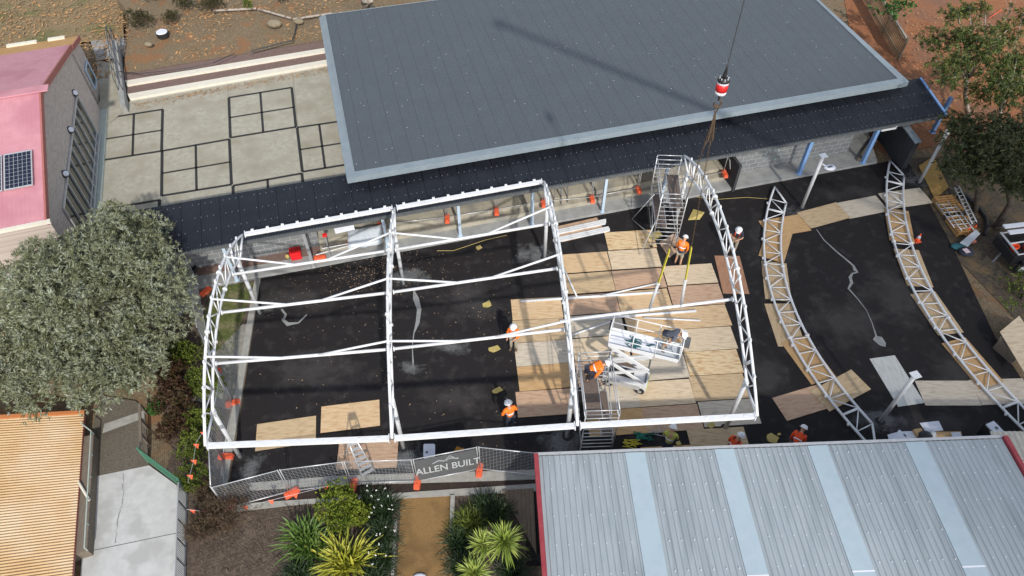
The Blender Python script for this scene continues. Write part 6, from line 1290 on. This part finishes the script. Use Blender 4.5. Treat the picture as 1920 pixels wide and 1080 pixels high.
# hedge shrubs between path and fence
for i, (px, rd, l, m) in enumerate([((352, 680), .85, 'bright green shrub at the foot of the silver tree, beside the first truss', 'hedge'), ((325, 715), .95, 'red-brown shrub left of the first truss', 'redleaf'), ((345, 765), .95, 'dark red-leaved shrub between the aggregate path and the first truss', 'redleaf'), ((302, 775), .45, 'small light green shrub beside the aggregate path', 'freshleaf'), ((395, 740), .85, 'green shrub inside the curve of the first truss', 'hedge'), ((400, 790), .65, 'green shrub under the near end of the first truss', 'hedge'), ((372, 850), .75, 'green shrub right of the green gate', 'hedge'), ((370, 905), .65, 'green shrub below the end of the green gate', 'hedge'), ((330, 820), .8, 'dark red-brown shrub behind the green gate', 'redleaf'), ((375, 800), .6, 'leafy shrub touching the orange flags under the first truss', 'hedge'), ((318, 660), .7, 'dark red shrub under the edge of the silver tree', 'redleaf')]): shrub(px, 0, rd, l, m, 60 + i, 34, 8, .13, .045, 'shrubs between path and fence', hz=.9)
for i, (px, rd, l) in enumerate([((415, 990), .95, 'brown twiggy bush at the corner of the fence'), ((395, 925), .5, 'small brown twiggy bush beside the railing')]): shrub(px, 0, rd, l, 'twig', 80 + i, 60, 8, .24, .02, 'brown twiggy bushes', spread=1.1)
for i, (px, rd, l) in enumerate([((632, 968), 1.15, 'yellow-green leafy bush below the fence, left of the flowering clumps'), ((680, 975), .6, 'small yellow-green bush joined to the flowering clumps')]): shrub(px, 0, rd, l, 'olive', 84 + i, 40, 8, .10, .045, 'yellow-green bushes', hz=.9)
# bladed plants
def blades(px, n, L, W, m, label, name, cat, grp, seed, z0=.25, e0=8, e1=82, droop=.35, zc=0.0, stem=0.0, jit=.06):
    r = random.Random(seed); b = G(*px, zc); t = thing(name, label, cat, b, 0, grp); mb = MB(); c = b + UP * (z0 + stem)
    for i in range(n):
        a = i * 2.39996 + r.uniform(-.2, .2); el = R(e0 + (e1 - e0) * (i / n) ** 1.2 + r.uniform(-5, 5)); l_ = L * r.uniform(.8, 1.08) * (1 - .25 * (i / n)); d = Vector((math.cos(a) * math.cos(el), math.sin(a) * math.cos(el), math.sin(el))); s_ = Vector((-math.sin(a), math.cos(a), 0)); o_ = c + Vector((r.uniform(-jit, jit), r.uniform(-jit, jit), 0))
        p1 = o_ + d * l_ * .35; p2 = o_ + d * l_ * .7 - UP * droop * l_ * .12; p3 = o_ + d * l_ - UP * droop * l_ * .35; kz = UP * W * .12
        mb.add([o_ - s_ * W * .25, o_ + s_ * W * .25, p1 - s_ * W / 2 + kz, p1 - kz, p1 + s_ * W / 2 + kz, p2 - s_ * W * .42 + kz, p2 - kz, p2 + s_ * W * .42 + kz, p3], [(0, 3, 2), (0, 1, 3), (1, 4, 3), (2, 3, 6, 5), (3, 4, 7, 6), (5, 6, 8), (6, 7, 8)])
    obj('blades', mb, M[m], t)
    if stem: obj('stem', MB().tube([b, c], .07, 8), M['darkbark'], t)
    return t
YG = 'spiky rosette plants beside the boardwalk'
blades((946, 1040), 130, .95, .055, 'yucca', 'largest pale green spiky rosette beside the boardwalk', 'yucca', 'spiky plant', YG, 1, .2, -18, 80, .12, 0, 1.0)
blades((907, 1040), 95, .74, .048, 'yucca', 'mid-sized spiky rosette overlapping the left of the largest one', 'yucca', 'spiky plant', YG, 2, .2, -15, 80, .12, 0, .7)
blades((891, 1090), 100, .80, .05, 'yucca', 'spiky rosette cut by the bottom edge right of the gravel path', 'yucca', 'spiky plant', YG, 3, .2, -15, 80, .12, 0, .6)
blades((573, 1015), 120, 1.30, .075, 'flax', 'green flax clump at the left of the planting below the fence', 'flax', 'flax', 'flax clumps', 4, .05, 18, 85, .5, 0, 0, .28)
blades((590, 1035), 80, 1.1, .07, 'flax', 'green flax clump just behind the variegated one', 'flax', 'flax', 'flax clumps', 14, .05, 18, 85, .5, 0, 0, .25)
blades((652, 1060), 190, 1.6, .078, 'varflax', 'yellow striped flax clump at the bottom edge', 'flax', 'flax', 'flax clumps', 5, .05, 15, 85, .45, 0, 0, .3)
AG = 'dark strap-leaved clumps'
for i, (px, l, fl_) in enumerate([((722, 955), 'dark strap-leaved clump with white flowers beside the top of the gravel path', 9), ((690, 950), 'dark strap-leaved clump right of the yellow-green bush, with a few white flowers', 5), ((715, 1005), 'dark strap-leaved clump at the middle left of the gravel path', 5), ((712, 1050), 'dark strap-leaved clump at the lower left of the gravel path', 4), ((700, 1085), 'dark strap-leaved clump at the bottom edge left of the gravel path', 2), ((908, 955), 'dark strap-leaved clump left of the boardwalk top', 0), ((935, 965), 'narrow strap-leaved clump against the boardwalk', 0), ((862, 1020), 'dark strap-leaved clump at the right edge of the gravel path', 0), ((868, 1065), 'dark strap-leaved clump at the lower right edge of the gravel path', 0), ((880, 985), 'olive strap-leaved clump between the edging and the rosettes', 0), ((560, 1080), 'dark strap-leaved clump at the bottom edge left of the striped flax', 0), ((960, 1075), 'dark strap-leaved clump at the bottom edge below the largest rosette', 0)]):
    t = blades(px, 270, .98, .028, 'hedge' if i == 9 else 'strapleaf', l, 'strap_leaf_clump', 'plant', AG, 20 + i, .03, 15, 88, .9, 0, 0, .26); r = random.Random(i); b = G(*px)
    for k in range(fl_): a = r.uniform(0, 6.28); p = b + Vector((math.cos(a) * r.uniform(.1, .6), math.sin(a) * r.uniform(.1, .6), r.uniform(.55, .85))); mb = MB(); [mb.ball(p + rv(r) * .03, .02, 5) for _ in range(3)]; obj('flower', mb, M['petal'], t)
r = random.Random(77); mb = MB()
for _ in range(3200): p = G(r.choice((r.uniform(375, 600), r.uniform(375, 600), r.uniform(852, 1000))), r.uniform(950, 1078)); d = Vector((r.uniform(-1, 1), r.uniform(-1, 1), r.uniform(-.1, .3))).normalized(); leaf(mb, p + UP * .02, d, UP, r.uniform(.06, .22), .018)
o = obj('wood_chips', mb, leafmat('pale_chip', [(.05, .035, .026), (.12, .09, .065), (.24, .19, .145)])); tag(o, 'brown twigs and chips strewn on the soil bed below the fence', 'mulch', kind='stuff')
r = random.Random(78); mb = MB()
for _ in range(2600):
    p = V(r.uniform(-4, 1), 0) ; p = Vector((r.uniform(-14.0, -12.2), r.uniform(17.8, 22.3), .0)); 
    if p.x > -12.1 - (22.6 - p.y) * .02: continue
    leaf(mb, p, Vector((r.uniform(-.6, .6), r.uniform(-.6, .6), .7)), UP, r.uniform(.05, .11), .018)
o = obj('grass', mb, M['hedge']); tag(o, 'short green grass strip under the first truss', 'grass', kind='stuff')
# ================================================================== CLOUD (out of the picture, its shadow dims the right-hand side)
r = random.Random(90); cc = Vector((29.5, 19, 0)) + SUNV * 230; mb = MB()
bm = bmesh.new(); bmesh.ops.create_icosphere(bm, subdivisions=4, radius=1)
for v in bm.verts:
    d = v.co.copy(); k = 1 + .16 * math.sin(d.x * 5 + 1) * math.cos(d.y * 4.3) + .07 * math.sin(d.x * 11 + d.y * 9 + d.z * 7); v.co = Vector((d.x * 18.5, d.y * 15, d.z * 7)) * k + cc
me = bpy.data.meshes.new('cloud'); bm.to_mesh(me); bm.free(); m_ = bpy.data.materials.new('cloud'); m_.use_nodes = True; n_, L_, b_ = nodes_of(m_); b_.inputs['Base Color'].default_value = (.85, .86, .88, 1); b_.inputs['Roughness'].default_value = 1; b_.inputs['Alpha'].default_value = .42
me.materials.append(m_); o = bpy.data.objects.new('cloud', me); COL.objects.link(o); o['kind'] = 'structure'
